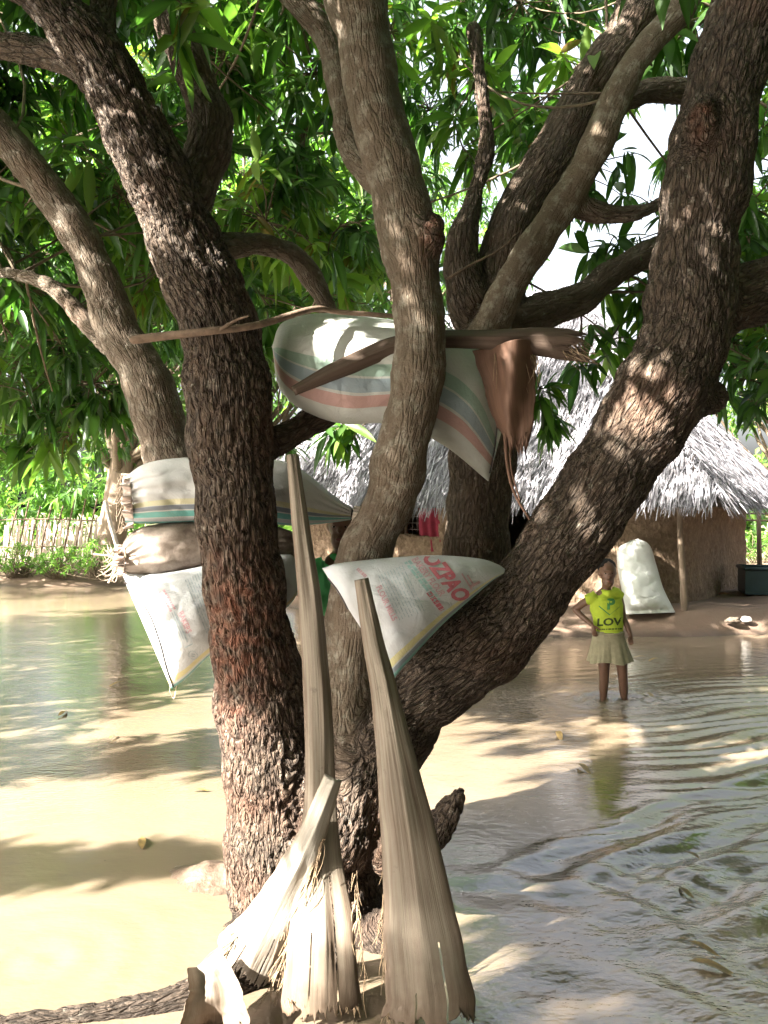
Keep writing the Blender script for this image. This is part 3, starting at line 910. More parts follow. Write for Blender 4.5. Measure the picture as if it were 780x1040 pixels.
far_tree('added_shade_tree', 'tall tree added out of view to block sky over the right of the viewpoint', 6.4, .6, 8.2, (4.6, 3.2, 2.2), 70, (.36, .5), wh=(18, 26), K=2, group='added shade trees round the viewpoint', ground=0, trunk_r=.25)  # added tall crown, unseen, cuts sky light from the upper right
far_tree('added_shade_tree', 'tall tree added out of view to block sky high behind the viewpoint', -3.6, -7.5, 9.2, (4.6, 3.4, 2.2), 70, (.36, .5), wh=(18, 26), K=2, group='added shade trees round the viewpoint', ground=0, trunk_r=.25)  # added tall crown, unseen, cuts sky light from high behind


def far_wood():
    n = 5200
    px_ = RNG.uniform(-26, 26, n); py_ = RNG.uniform(26, 32, n)
    hmax = 3.6 + 1.6 * np.sin(px_ * .5) + .9 * np.sin(px_ * 1.3 + 1)
    hmax = np.where(px_ > 3, hmax * .62, hmax)
    tips = np.stack([px_, py_, .3 + hmax * RNG.uniform(0, 1, n) ** .8], 1)
    dirs = unit(RNG.normal(0, 1, (n, 3)) + [0, -.5, .4])
    B, D, L, R = whorls(tips, dirs, (5, 8), (.3, .55), hang=.3)
    tag(link('far_wood', leaf_mesh(B, D, L, 2, W=.2, rnd=R), MAT['leaf_far']), kind='stuff', label='far off belt of pale green bushes closing the view', cat='wood')


far_wood()


def bush(label, px, d, h, w, n, leaf=(.07, .13), gz=.25):
    x = (px - CX) / F * d
    root = empty('bush', (x, d, gz), label, 'bush', 'bushes along the left bank')
    tips = np.stack([x + RNG.normal(0, w * .42, n), d + RNG.normal(0, w * .3, n), gz + h * RNG.uniform(.1, 1, n) ** .8], 1)
    tips[:, 2] = gz + (tips[:, 2] - gz) * np.clip(1.15 - np.abs(tips[:, 0] - x) / w, .25, 1)
    dirs = unit(np.stack([RNG.normal(0, .6, n), RNG.normal(0, .6, n), np.full(n, .8)], 1))
    B, D, L, R = whorls(tips, dirs, (5, 9), leaf, hang=.2)
    link('leaves', leaf_mesh(B, D, L, 3, W=.14, rnd=R), MAT['leaf_bush'], root)
    segs = [(arc((x + RNG.normal(0, w * .12), d, gz - .1), t, .05, 4), .012, .004) for t in tips[:60]]
    link('stems', twig_mesh(segs), MAT['twig'], root)


bush('low spreading bush at the foot of the reed fence, furthest left', 18, 16.2, .65, .9, 170)
bush('bright green bush in front of the middle of the reed fence', 62, 16.0, .6, .8, 160)
bush('darker leafy bush between the reed fence and the stacked sacks', 98, 15.8, .75, .7, 150)
bush('pale sunlit bush seen through the stick fence beside the hut', 772, 19.0, .9, 1.3, 120, (.1, .2))

# ------------------------------------------------------------------ reed fence on the left bank
fen = empty('reed_fence', P(50, 572, 17.2), 'pale weathered fence of split slats leaning on the far left bank', 'fence')
b = MB()
for i in range(46):
    t = i / 45
    px = 2 + t * 94
    d = 17.3 + .1 * math.sin(i * 1.7)
    lean = random.uniform(.05, .12)
    x = (px - CX) / F * d
    h = 1.18 + random.uniform(-.16, .12)
    z0 = .15
    rot = Matrix.Rotation(lean, 3, 'Y') @ Matrix.Rotation(random.uniform(-.2, .2), 3, 'Z')
    b.box((x + lean * h * .5, d, z0 + h / 2), (.034 + random.uniform(0, .012), .012, h), rot)
b.build('slat_panel', MAT['slat'], fen, smooth=False)
for i in range(9):
    px = 4 + i * 11.5
    b = MB().tube([P(px, 578, 17.15), P(px + 7, 540, 17.15), P(px + 14, 510 + random.uniform(-5, 5), 17.15)], .018, 6)
    b.build('upright', MAT['stick'], fen)
for y in (528, 556):
    MB().tube([P(0, y, 17.1), P(50, y - 1, 17.1), P(98, y + 1, 17.1)], .016, 6).build('rail', MAT['stick'], fen)

pole = MB().tube([P(122, 566, 12.5), P(116, 545, 12.5), P(111, 528, 12.5), P(107, 510, 12.5)], [.04, .036, .032, .03], 8).build('pole', MAT['slat'])
tag(pole, 'thin pale bare sapling pole standing on the bank beside the dirty sack', 'pole')

# ------------------------------------------------------------------ hut
A0 = Vector((3.75, 10.3, 0)); fd = Vector((-.82, .572, 0)); fd.normalize(); sd = Vector((-fd.y * -1, 0, 0))
sd = Vector((fd.y, -fd.x, 0))                       # away from the camera
LEN, WID, GZ, EZ = 6.6, 4.6, .12, 1.80
hut = empty('thatched_hut', A0 + fd * 3.3 + sd * 2.3, 'mud walled hut with a shaggy grey thatched hip roof on the far bank', 'hut')


def hut_pt(t, s, z): return A0 + fd * t + sd * s + Vector((0, 0, z))


def wall_path(r=.55):
    """closed rounded rectangle in (t, s), starting at the near corner's facade end"""
    out = []
    n = 90
    for i in range(n + 1): out.append((r + (LEN - 2 * r) * i / n, 0))
    for i in range(1, 9):
        a = math.pi / 2 * i / 8; out.append((LEN - r + r * math.sin(a), r - r * math.cos(a)))
    for i in range(1, 13): out.append((LEN, r + (WID - 2 * r) * i / 12))
    for i in range(1, 9):
        a = math.pi / 2 * i / 8; out.append((LEN - r + r * math.cos(a), WID - r + r * math.sin(a)))
    for i in range(1, 21): out.append((LEN - r - (LEN - 2 * r) * i / 20, WID))
    for i in range(1, 9):
        a = math.pi / 2 * i / 8; out.append((r - r * math.sin(a), WID - r + r * math.cos(a)))
    for i in range(1, 31): out.append((0, WID - r - (WID - 2 * r) * i / 30))
    for i in range(1, 9):
        a = math.pi / 2 * i / 8; out.append((r - r * math.cos(a), r - r * math.sin(a)))
    return out[:-1]


def build_walls():
    path = wall_path()
    zs = np.linspace(GZ - .3, EZ + .25, 30)
    n = len(path)
    V, Fs = [], []
    for z in zs:
        for (t, s) in path:
            p = hut_pt(t, s, z)
            k = .035 * noise.noise(p * 3.1) + .03 * noise.noise(p * 9) + .016 * noise.noise(p * 24)
            V.append(p + (sd * -k if s < .3 else fd * -k))
    for i in range(len(zs) - 1):
        zc = (zs[i] + zs[i + 1]) / 2
        for j in range(n):
            t = path[j][0]; s = path[j][1]
            if s == 0 and 1.72 < t < 2.55 and zc < 1.72: continue
            if s == 0 and 3.42 < t < 4.12 and 1.12 < zc < 1.84: continue
            Fs.append((i * n + j, i * n + (j + 1) % n, (i + 1) * n + (j + 1) % n, (i + 1) * n + j))
    me = apply_mods(mesh(V, Fs), [('SOLIDIFY', dict(thickness=.16, offset=-1))])
    link('wall', me, MAT['mudwall'], hut)


build_walls()
# window with wire mesh, curtain, door frame
w = MB()
for a in ((3.42, 1.12, 3.42, 1.84), (4.12, 1.12, 4.12, 1.84)):
    w.tube([hut_pt(a[0], -.03, a[1] - .03), hut_pt(a[2], -.03, a[3] + .03)], .028, 6)
for z in (1.12, 1.84): w.tube([hut_pt(3.4, -.03, z), hut_pt(4.14, -.03, z)], .028, 6)
win = w.build('window', MAT['stick'], hut)
w = MB()
for i in range(1, 8): w.tube([hut_pt(3.42 + .0875 * i, .03, 1.12), hut_pt(3.42 + .0875 * i, .03, 1.84)], .006, 4)
for i in range(1, 7): w.tube([hut_pt(3.42, .035, 1.12 + .103 * i), hut_pt(4.12, .035, 1.12 + .103 * i)], .006, 4)
w.build('wire_mesh', MAT['wire'], win)
V, Fs = [], []
nu, nv = 40, 16
for j in range(nv + 1):
    for i in range(nu + 1):
        u, v = i / nu, j / nv
        dp = .035 * math.sin(u * 26 + v) * (.4 + .6 * v) + .02 * math.sin(u * 9)
        V.append(hut_pt(3.12 + .70 * u + .03 * math.sin(v * 3), -.11 + dp, 1.88 - .98 * v + .015 * math.sin(u * 7)))
for j in range(nv):
    for i in range(nu):
        a = j * (nu + 1) + i; Fs.append((a, a + 1, a + nu + 2, a + nu + 1))
cur = link('curtain', apply_mods(mesh(V, Fs), [('SOLIDIFY', dict(thickness=.006))]), MAT['curtain'])
tag(cur, 'dark red cloth curtain hanging beside the meshed window of the hut', 'curtain')
w = MB()
for t in (1.72, 2.55): w.tube([hut_pt(t, -.02, GZ - .1), hut_pt(t + .02, -.02, 1.72)], .04, 7)
w.tube([hut_pt(1.66, -.02, 1.72), hut_pt(2.6, -.02, 1.73)], .04, 7)
w.build('door_frame', MAT['pole'], hut)
post = catmull([hut_pt(-.25, -.30, .1), hut_pt(-.23, -.31, .7), hut_pt(-.19, -.29, 1.3), hut_pt(-.18, -.3, 1.95)], 12)
MB().tube(post, np.array([.05, .044, .046, .04, .041, .038, .04, .036, .037, .034, .035, .033]), 10).build('post', MAT['pole'], hut)
MB().tube([hut_pt(-.5, -.55, 1.66), hut_pt(3, -.6, 1.68), hut_pt(LEN + .4, -.55, 1.66)], .035, 8).build('eaves_pole', MAT['pole'], hut)
p2 = catmull([hut_pt(4.6, -.6, 0), hut_pt(4.62, -.6, .9), hut_pt(4.6, -.6, 1.68)], 8)
MB().tube(p2, .045, 8).build('post', MAT['pole'], hut)

OV = .72
RUN = WID / 2 + OV
RISE = 3.65
RZ = 1.66
roof_in = {'near_r': (-OV, -OV), 'near_l': (LEN + OV, -OV), 'far_l': (LEN + OV, WID + OV), 'far_r': (-OV, WID + OV)}
ridge_r = (WID / 2, WID / 2); ridge_l = (LEN - WID / 2, WID / 2)
rr, rl = hut_pt(*ridge_r, RZ + RISE), hut_pt(*ridge_l, RZ + RISE)
c4 = {k: hut_pt(*v, RZ) for k, v in roof_in.items()}
V = [c4['near_r'], c4['near_l'], c4['far_l'], c4['far_r'], rr, rl]
V += [v - Vector((0, 0, .10)) for v in V]
Fs = [(0, 4, 5, 1), (1, 5, 2), (2, 5, 4, 3), (3, 4, 0), (6, 7, 11, 10), (7, 8, 11), (8, 9, 10, 11), (9, 6, 10), (0, 1, 7, 6), (1, 2, 8, 7), (2, 3, 9, 8), (3, 0, 6, 9)]
roof = link('roof', mesh(V, Fs), MAT['thatch_under'], hut, smooth=False)


def build_thatch():
    planes = [('near_r', 'near_l', rr, rl, 22000), ('far_r', 'near_r', rr, rr, 11000), ('near_l', 'far_l', rl, rl, 3000), ('far_l', 'far_r', rl, rr, 2500)]
    VV, QQ, RR, o = [], [], [], 0
    for a, b_, ta, tb, n in planes:
        p0, p1 = np.array(c4[a]), np.array(c4[b_]); q0, q1 = np.array(ta), np.array(tb)
        mid = ((q0 + q1) - (p0 + p1)) / 2
        upv = mid / np.linalg.norm(mid)
        al = (p1 - p0) / np.linalg.norm(p1 - p0)
        nn = np.cross(al, upv); nn /= np.linalg.norm(nn)
        if nn[2] < 0: nn = -nn
        wtop = np.linalg.norm(q1 - q0) / np.linalg.norm(p1 - p0)
        for k in range(n):
            v = 1 - math.sqrt(1 - RNG.uniform() * (1 - wtop ** 2) ) if wtop < .99 else RNG.uniform()
            v = v / (1 - wtop) if wtop < .99 else v
            v = min(max(v, 0), 1)
            fringe = RNG.uniform() < .16
            if fringe: v = RNG.uniform(-.005, .05)
            u = RNG.uniform()
            base = (p0 * (1 - u) + p1 * u) * (1 - v) + (q0 * (1 - u) + q1 * u) * v
            base = base + nn * RNG.uniform(0, .13)
            yaw = RNG.normal(0, .26)
            d = -upv * math.cos(yaw) + al * math.sin(yaw) + nn * RNG.normal(.05, .14)
            if fringe: d = d + np.array([0, 0, -1]) * RNG.uniform(0, .9)
            d /= np.linalg.norm(d)
            L = RNG.uniform(.22, .5) * (.85 if fringe else 1)
            if fringe: L *= RNG.uniform(.5, 1.25)
            w_ = RNG.uniform(.005, .012)
            sdv = np.cross(d, nn + RNG.normal(0, .5, 3)); sdv /= np.linalg.norm(sdv)
            droop = np.array([0, 0, -1]) * L * RNG.uniform(0, .22)
            base = base - d * L * .35
            VV += [base - sdv * w_ * .6, base + sdv * w_ * .6, base + d * L * .55 - sdv * w_ + droop * .3, base + d * L * .55 + sdv * w_ + droop * .3,
                   base + d * L + droop - sdv * w_ * .25, base + d * L + droop + sdv * w_ * .25]
            QQ += [(o, o + 1, o + 3, o + 2), (o + 2, o + 3, o + 5, o + 4)]
            r = np.clip(RNG.normal(.62, .24) + .15 * noise.noise(Vector(base) * 1.4), 0, 1)
            RR += [r] * 6
            o += 6
    link('thatch', mesh_np(np.array(VV), np.array(QQ), attr={'rnd': np.array(RR)}), MAT['thatch'], roof, smooth=False)


build_thatch()

# ------------------------------------------------------------------ stick fence, crate and litter on the right
sf = empty('stick_fence', P(772, 590, 15), 'open fence of thin sticks and rails beyond the right corner of the hut', 'fence')
for px in (771, 800, 836):
    MB().tube([P(px + 1, 592, 15), P(px, 545, 15), P(px - 1, 490, 15)], [.05, .045, .04], 7).build('upright', MAT['pole'], sf)
for y in (500, 507, 514, 521, 528):
    MB().tube([P(740, y, 15), P(790, y + 1, 15), P(850, y, 15)], .018, 6).build('rail', MAT['pole'], sf)


def crate():
    root = empty('crate', P(775, 600, 11.6), 'dark green plastic tub standing on the ground by the right corner of the hut', 'tub')
    c = P(790, 588, 11.7); c.z = .48
    R = Matrix.Rotation(-.25, 3, 'Z')
    b = MB()
    L, W, H, th = 1.0, .6, .34, .03
    b.box(c + R @ Vector((0, 0, -H / 2)), (L, W, th), R)
    for s in (-1, 1):
        b.box(c + R @ Vector((0, s * (W / 2 - th / 2), th / 2 + .002)), (L, th, H), R)
        b.box(c + R @ Vector((s * (L / 2 - th / 2), 0, th / 2 + .004)), (th, W - 2 * th - .004, H), R)
    b.build('body', MAT['crate'], root, False)
    b = MB()
    for s in (-1, 1):
        b.tube([c + R @ Vector((-L / 2, s * W / 2, H / 2 + .02)), c + R @ Vector((L / 2, s * W / 2, H / 2 + .02))], .028, 8)
        b.tube([c + R @ Vector((s * L / 2, -W / 2, H / 2 + .02)), c + R @ Vector((s * L / 2, W / 2, H / 2 + .02))], .028, 8)
    b.build('rim', MAT['crate'], root)


crate()


def lump(name, label, cat, c, size, mat, seed, zoff=0):
    bm = bmesh.new(); bmesh.ops.create_icosphere(bm, subdivisions=3, radius=1)
    for v in bm.verts:
        k = 1 + .35 * noise.noise(v.co * 1.6 + Vector((seed, 0, 0))) + .15 * noise.noise(v.co * 4 + Vector((0, seed, 0)))
        v.co = Vector((v.co.x * size[0] * k, v.co.y * size[1] * k, v.co.z * size[2] * k)) + Vector(c)
    me = bpy.data.meshes.new(name); bm.to_mesh(me); bm.free()
    return tag(link(name, me, mat), label, cat)


def on_bank(px, py, z=.26):
    d = (CH - z) * F / (py - CY); p = P(px, py, d); p.z = z; return p


lump('clay_shard', 'flat reddish clay shard lying on the bank by the mud wall', 'shard', on_bank(735, 603, .27), (.13, .08, .025), MAT['clay'], 1)
lump('plastic_scrap', 'small crumpled white scrap by the dark plastic tub', 'litter', on_bank(764, 596, .27), (.10, .06, .045), MAT['rubbish'], 4)
lump('stone', 'pale grey stone lying on the muddy bank at the right', 'stone', on_bank(758, 629, .17), (.07, .05, .04), MAT['rubbish'], 9)
lump('mud_clod', 'dark clod of mud beside the pale stone on the bank', 'clod', on_bank(745, 630, .17), (.10, .07, .04), MAT['rot'], 12)

# ------------------------------------------------------------------ sacks
def resample(pts, n):
    pts = np.array(pts, float)
    c = catmull(pts, 200)
    s = np.concatenate([[0], np.cumsum(np.linalg.norm(np.diff(c, axis=0), axis=1))])
    t = np.linspace(0, s[-1], n)
    return np.stack([np.interp(t, s, c[:, k]) for k in range(c.shape[1])], 1)


def sack(name, label, top, bot, thick, mat, skew=0.0, wr=.012, seed=0, gather=(0, 0), endflat=(.06, .06), group='grain sacks stowed in the tree', parent_mat=None, bend=0.0, wl=9.0):
    """top/bot: outline curves (px, py, depth) from one end to the other; a pillow is blown up between them"""
    nu, nv = 100, 64
    T = resample(top, nu + 1); B = resample(bot, nu + 1)
    T = np.array([P(*q) for q in T]); B = np.array([P(*q) for q in B])
    V, UV = [], []
    cen = (T + B) / 2
    for side in (-1, 1):
        for i in range(nu + 1):
            u = i / nu
            e = (1 - abs(2 * u - 1) ** 5) ** .5
            e = max(e, endflat[0] if u < .5 else endflat[1])
            W = B[i] - T[i]; hw = np.linalg.norm(W) / 2
            view = unit(cen[i] - np.array([0, 0, CH]))
            for j in range(nv + 1):
                v = -1 + 2 * j / nv
                f = (max(0, 1 - abs(v) ** 2.3)) ** .55
                p = T[i] * (1 - (v + 1) / 2) + B[i] * (v + 1) / 2
                th = min(thick, hw * 1.0) * e * f
                q = Vector(p)
                wn = noise.noise(q * wl + Vector((seed, 0, 0))) + .5 * noise.noise(q * wl * 2.3 + Vector((0, seed, 0)))
                for fs, fa in ((4.5, .5), (9.0, .25)):
                    wn -= fa * max(0.0, 1 - abs(noise.noise(Vector((q.x * fs + seed, q.y * fs, q.z * fs * 1.5)))) * 6) ** 2
                # pleats near gathered ends
                for gi, gu in ((0, u), (1, 1 - u)):
                    if gather[gi]: wn += gather[gi] * math.exp(-gu / .10) * math.sin(v * 17 + 2.5 * noise.noise(q * 8)) * 1.4
                off = (th + wr * wn * f * min(1, e * 1.3)) * side
                V.append(p - view * off + np.array([0, 0, -bend * (1 - (2 * u - 1) ** 2)]))
                UV.append((u, (v + 1) / 2 + skew * u))
    n1 = nv + 1
    Fs = []
    half = (nu + 1) * n1
    for i in range(nu):
        for j in range(nv):
            a = i * n1 + j
            Fs.append((a, a + 1, a + n1 + 1, a + n1)); k = a + half
            Fs.append((k, k + n1, k + n1 + 1, k + 1))
    me = mesh(V, Fs)
    uvl = me.uv_layers.new(name='UVMap')
    li = np.empty(len(me.loops), np.int32); me.loops.foreach_get('vertex_index', li)
    uvl.data.foreach_set('uv', np.array(UV, np.float32)[li].ravel())
    bm = bmesh.new(); bm.from_mesh(me)
    bmesh.ops.remove_doubles(bm, verts=bm.verts, dist=.0006)
    for q in (0, 1):
        pass
    bmesh.ops.holes_fill(bm, edges=[e for e in bm.edges if e.is_boundary], sides=0)
    bmesh.ops.recalc_face_normals(bm, faces=bm.faces)
    bm.to_mesh(me); bm.free()
    o = link(name, me, mat)
    if label: tag(o, label, 'sack', group or None)
    return o


def bvh_of(o):
    me = o.data
    return BVHTree.FromPolygons([v.co.copy() for v in me.vertices], [tuple(p.vertices) for p in me.polygons])


EYE = Vector((0, 0, CH))


def cast(bv, px, py, lift=.002):
    d = (P(px, py, 3) - EYE).normalized()
    hit, nrm, _, _ = bv.ray_cast(EYE, d)
    if hit is None: return None
    if nrm.dot(d) > 0: nrm = -nrm
    return hit + nrm * lift


def text_mesh(body, bold=.0):
    cu = bpy.data.curves.new('t', 'FONT'); cu.body = body; cu.size = 1; cu.offset = bold; cu.resolution_u = 3
    o = bpy.data.objects.new('t', cu); COL.objects.link(o)
    dg = bpy.context.evaluated_depsgraph_get()
    me = bpy.data.meshes.new_from_object(o.evaluated_get(dg))
    bpy.data.objects.remove(o)
    return me


def strip_print(kind, data, o, ex, ey, mat, name, parent, bold=.03, cuts=1, bv=None):
    """prints text (kind 't': (string, origin px)) or rectangles (kind 'r': list of x0,y0,x1,y1 in text units) onto the surface of o"""
    bv = bv or bvh_of(o)
    bm = bmesh.new()
    if kind == 't':
        me = text_mesh(data[0], bold); bm.from_mesh(me)
        xs = [v.co.x for v in bm.verts]; x0, x1 = min(xs), max(xs)
        for v in bm.verts: v.co.x = (v.co.x - x0) / (x1 - x0); v.co.y /= .70
        org = data[1]
    else:
        org = data[1]
        for x0, y0, x1, y1 in data[0]:
            n = max(1, int((x1 - x0) / .08))
            for k in range(n):
                a, b_ = x0 + (x1 - x0) * k / n, x0 + (x1 - x0) * (k + 1) / n
                bm.faces.new([bm.verts.new(q) for q in ((a, y0, 0), (b_, y0, 0), (b_, y1, 0), (a, y1, 0))])
    bmesh.ops.triangulate(bm, faces=bm.faces)
    if cuts: bmesh.ops.subdivide_edges(bm, edges=bm.edges, cuts=cuts)
    bad = []
    for v in bm.verts:
        x, y = v.co.x, v.co.y
        h = cast(bv, org[0] + ex[0] * x + ey[0] * y, org[1] + ex[1] * x + ey[1] * y)
        if h is None: bad.append(v)
        else: v.co = h
    bmesh.ops.delete(bm, geom=bad, context='VERTS')
    me = bpy.data.meshes.new(name); bm.to_mesh(me); bm.free()
    return link(name, me, mat, parent, smooth=False)


def seam(o, pts, name='seam', r=.003, mat='thread'):
    bv = bvh_of(o)
    c = [cast(bv, x, y, .002) for x, y in catmull(pts, 60)]
    c = [q for q in c if q is not None]
    if len(c) > 3: MB().tube(c, r, 5).build(name, MAT[mat], o)


def para(n, w=1.0, h=1.0, fill=.45, seed=1):
    """lines of worn small print, as broken bars"""
    rr_ = random.Random(seed); out = []
    for i in range(n):
        y = h * (1 - (i + .5) / n); x = 0
        while x < w - .02:
            L = rr_.uniform(.04, .16)
            out.append((x, y - h / n * fill / 2, min(x + L, w), y + h / n * fill / 2)); x += L + rr_.uniform(.015, .04)
    return out


GRN, BLU, RED = (.27, .37, .30), (.27, .33, .36), (.46, .27, .24)
MAT['sack_stripe'] = m_sack('sack_striped', (.50, .50, .46), [(.50, .61, GRN), (.63, .755, BLU), (.785, .90, RED)], .3, dlo=.52)
MAT['sack_top'] = m_sack('sack_white_banded', (.54, .535, .52), [(.62, .70, (.60, .56, .36)), (.71, .78, (.16, .19, .23)), (.80, .89, (.12, .40, .36)), (.90, .95, (.42, .43, .44)), (.955, .985, (.14, .40, .38))], .3, dlo=.52)
MAT['sack_dirty'] = m_sack('sack_dirty', (.42, .35, .29), [], .95, (.085, .055, .038), 4.5, .33)
MAT['sack_print'] = m_sack('sack_printed', (.54, .555, .56), [(.91, .955, (.62, .55, .28)), (.955, .975, (.55, .57, .55)), (.976, 1.2, (.14, .36, .34))], .25, dlo=.55)
MAT['sack_flour'] = m_sack('sack_flour', (.54, .55, .56), [(.865, .92, (.62, .56, .28)), (.93, .965, (.22, .26, .29)), (.966, 1.3, (.20, .42, .38))], .3, dlo=.52)
MAT['sack_plain'] = m_sack('sack_plain', (.55, .56, .52), [], .25, dlo=.55)

# striped sack wedged high in the fork
d = 3.02
s1 = sack('sack', 'faded white sack with green, blue and red stripes wedged high behind the middle limb',
          [(276, 352, d), (288, 327, d), (330, 318, d), (400, 325, d), (465, 336, d), (500, 372, d), (511, 432, d - .02)],
          [(277, 356, d), (283, 392, d), (305, 415, d), (345, 430, d), (400, 431, d), (450, 452, d - .02), (496, 489, d - .03)],
          .185, MAT['sack_stripe'], skew=.16, wr=.010, seed=2, endflat=(.35, .08))
seam(s1, [(505, 425), (502, 455), (497, 480)])
# three sacks stacked behind the left stem
d = 3.17
s2 = sack('sack', 'white sack with yellow, black and green bands, topmost of the stack behind the left stem',
          [(124, 487, d - .05), (150, 470, d - .05), (200, 464, d), (260, 464, d), (300, 473, d), (335, 500, d), (357, 516, d)],
          [(127, 531, d - .05), (150, 532, d - .05), (200, 531, d), (260, 531, d), (300, 534, d), (335, 531, d), (356, 528, d)],
          .20, MAT['sack_top'], wr=.012, seed=5, gather=(1.1, .5), endflat=(.25, .12))
s3 = sack('sack', 'dirty brown stained sack in the middle of the stack behind the left stem',
          [(118, 566, d - .05), (132, 542, d - .05), (160, 532, d - .03), (220, 529, d), (270, 532, d), (312, 545, d)],
          [(118, 572, d - .05), (135, 585, d - .05), (165, 586, d - .03), (220, 575, d), (270, 572, d), (310, 566, d)],
          .20, MAT['sack_dirty'], wr=.012, seed=8, gather=(1.2, .3), endflat=(.15, .3))
s4 = sack('sack', 'white printed sack sagging at a slant, lowest of the stack behind the left stem',
          [(123, 582, d - .07), (150, 583, d - .08), (190, 578, d - .06), (240, 566, d), (290, 560, d), (304, 575, d)],
          [(174, 700, d - .02), (190, 688, d - .03), (215, 664, d - .02), (250, 640, d), (290, 618, d), (304, 600, d)],
          .18, MAT['sack_print'], wr=.011, seed=11, endflat=(.07, .3))
seam(s4, [(127, 590), (150, 620), (162, 650), (170, 680), (176, 697)])
bv = bvh_of(s4)
strip_print('r', (para(7, 1, 1, .3, 3), (187, 590)), s4, (22, 54), (17, -9), MAT['ink_grey'], 'lettering', s4, bv=bv)
strip_print('r', ([(0, 0, 1, .04), (0, .96, 1, 1), (0, 0, .03, 1), (.97, 0, 1, 1), (.1, .45, .9, .6), (.1, .2, .8, .3)], (171, 619)), s4, (17, 39), (8, -4), MAT['ink_grey'], 'lettering', s4, bv=bv)
strip_print('t', ('BAKERS', (181, 623)), s4, (9, 21), (5, -3), MAT['ink_pink'], 'lettering', s4, bv=bv)
strip_print('r', (para(2, 1, 1, .5, 6), (160, 602)), s4, (12, 20), (8, -4), MAT['ink_pink'], 'lettering', s4, bv=bv)
ring = [(.5 + .5 * math.cos(a) - .06, .5 + .5 * math.sin(a) - .06, .5 + .5 * math.cos(a) + .06, .5 + .5 * math.sin(a) + .06) for a in np.linspace(0, 6.28, 18)[:-1]]
strip_print('r', (ring + [(.3, .3, .7, .42), (.3, .55, .7, .67)], (191, 668)), s4, (9, 2), (1, -8), MAT['ink_grey'], 'emblem', s4, cuts=0, bv=bv)

# flour sack lying in the low fork
s5 = sack('sack', 'white flour sack with red lettering lying across the low fork of the right limb',
          [(327, 577, 2.76), (345, 572, 2.74), (390, 567, 2.74), (440, 564, 2.74), (485, 567, 2.75), (505, 573, 2.77), (513, 578, 2.78)],
          [(400, 690, 2.70), (408, 680, 2.69), (430, 655, 2.69), (452, 632, 2.70), (480, 607, 2.72), (500, 590, 2.74), (512, 582, 2.76)],
          .15, MAT['sack_flour'], wr=.010, seed=14, endflat=(.08, .25))
seam(s5, [(331, 584), (345, 602), (358, 628), (368, 655), (376, 672)])
bv = bvh_of(s5)
strip_print('t', ('OZPAO', (428, 566)), s5, (36, 46), (15, -6), MAT['ink_red'], 'lettering', s5, .045, bv=bv)
strip_print('t', ('BAKERY FLOUR', (418, 569)), s5, (29, 37), (6, -3), MAT['ink_pink'], 'lettering', s5, .03, bv=bv)
strip_print('r', (para(2, 1, 1, .75, 12), (410, 572)), s5, (32, 41), (7, -3), MAT['ink_teal'], 'lettering', s5, bv=bv)
strip_print('r', (para(1, 1, 1, .8, 22), (432, 603)), s5, (14, 18), (6, -3), MAT['ink_red'], 'lettering', s5, bv=bv)
strip_print('r', (para(9, 1, 1, .28, 17), (383, 585)), s5, (22, 46), (27, -11), MAT['ink_grey'], 'lettering', s5, bv=bv)
strip_print('t', ('FLOUR MILLS', (382, 597)), s5, (17, 34), (5, -3), MAT['ink_pink'], 'lettering', s5, bv=bv)
strip_print('r', (para(1, 1, 1, .6, 5), (361, 580)), s5, (9, 8), (4, -4), MAT['ink_pink'], 'lettering', s5, bv=bv)
strip_print('r', ([(0, 0, 1, .12), (.2, .3, .8, .42), (.75, .1, .9, .9)], (468, 583)), s5, (10, 16), (12, -6), MAT['ink_pink'], 'emblem', s5, bv=bv)

# sack against the hut
d = 10.0
s6 = sack('sack', 'tall plain white sack leaning against the mud wall of the hut', [(640, 549, d + .12), (628, 557, d + .1), (627, 575, d + .04), (631, 598, d - .06), (635, 624, d - .16)],
          [(648, 547, d + .12), (660, 554, d + .1), (667, 575, d + .02), (674, 598, d - .08), (686, 622, d - .16)], .27, MAT['sack_plain'], wr=.02, seed=23, gather=(.8, .4), group=None, endflat=(.35, .6), wl=5)


def fray(sackobj, pts, n, ln, d, mat='string'):
    segs = []
    for i in range(n):
        x, y = random.choice(pts); x += random.uniform(-4, 4); y += random.uniform(-6, 6)
        a = np.array(P(x, y, d + random.uniform(-.05, .05)))
        dv = np.array([random.uniform(-1, .2), random.uniform(-.5, .5), random.uniform(-.9, .6)]); dv *= random.uniform(*ln) / np.linalg.norm(dv)
        segs.append((arc(a, a + dv, -.03, 5), .0016, .001))
    tag(link('frayed_edge', twig_mesh(segs, 3), MAT[mat], sackobj), kind='stuff')


def ruffle(sackobj, c0, c1, d, depth, mat):
    """the gathered, frilled mouth of a sack"""
    n, m = 90, 7
    V, Fs = [], []
    for i in range(n + 1):
        u = i / n
        for j in range(m + 1):
            v = j / m
            px = c0[0] + (c1[0] - c0[0]) * u - depth * v + 2.4 * math.sin(u * 23) * v
            py = c0[1] + (c1[1] - c0[1]) * u + 2 * math.sin(u * 15) * v
            dd = d + (.012 + .035 * v) * math.sin(u * 46 + 2 * math.sin(u * 11)) + .05 * math.sin(u * 3.1) * 0 - .09 * math.sin(u * math.pi)
            V.append(P(px, py, dd))
    for i in range(n):
        for j in range(m):
            a = i * (m + 1) + j; Fs.append((a, a + 1, a + m + 2, a + m + 1))
    link('sack_mouth', apply_mods(mesh(V, Fs), [('SOLIDIFY', dict(thickness=.004))]), mat, sackobj)


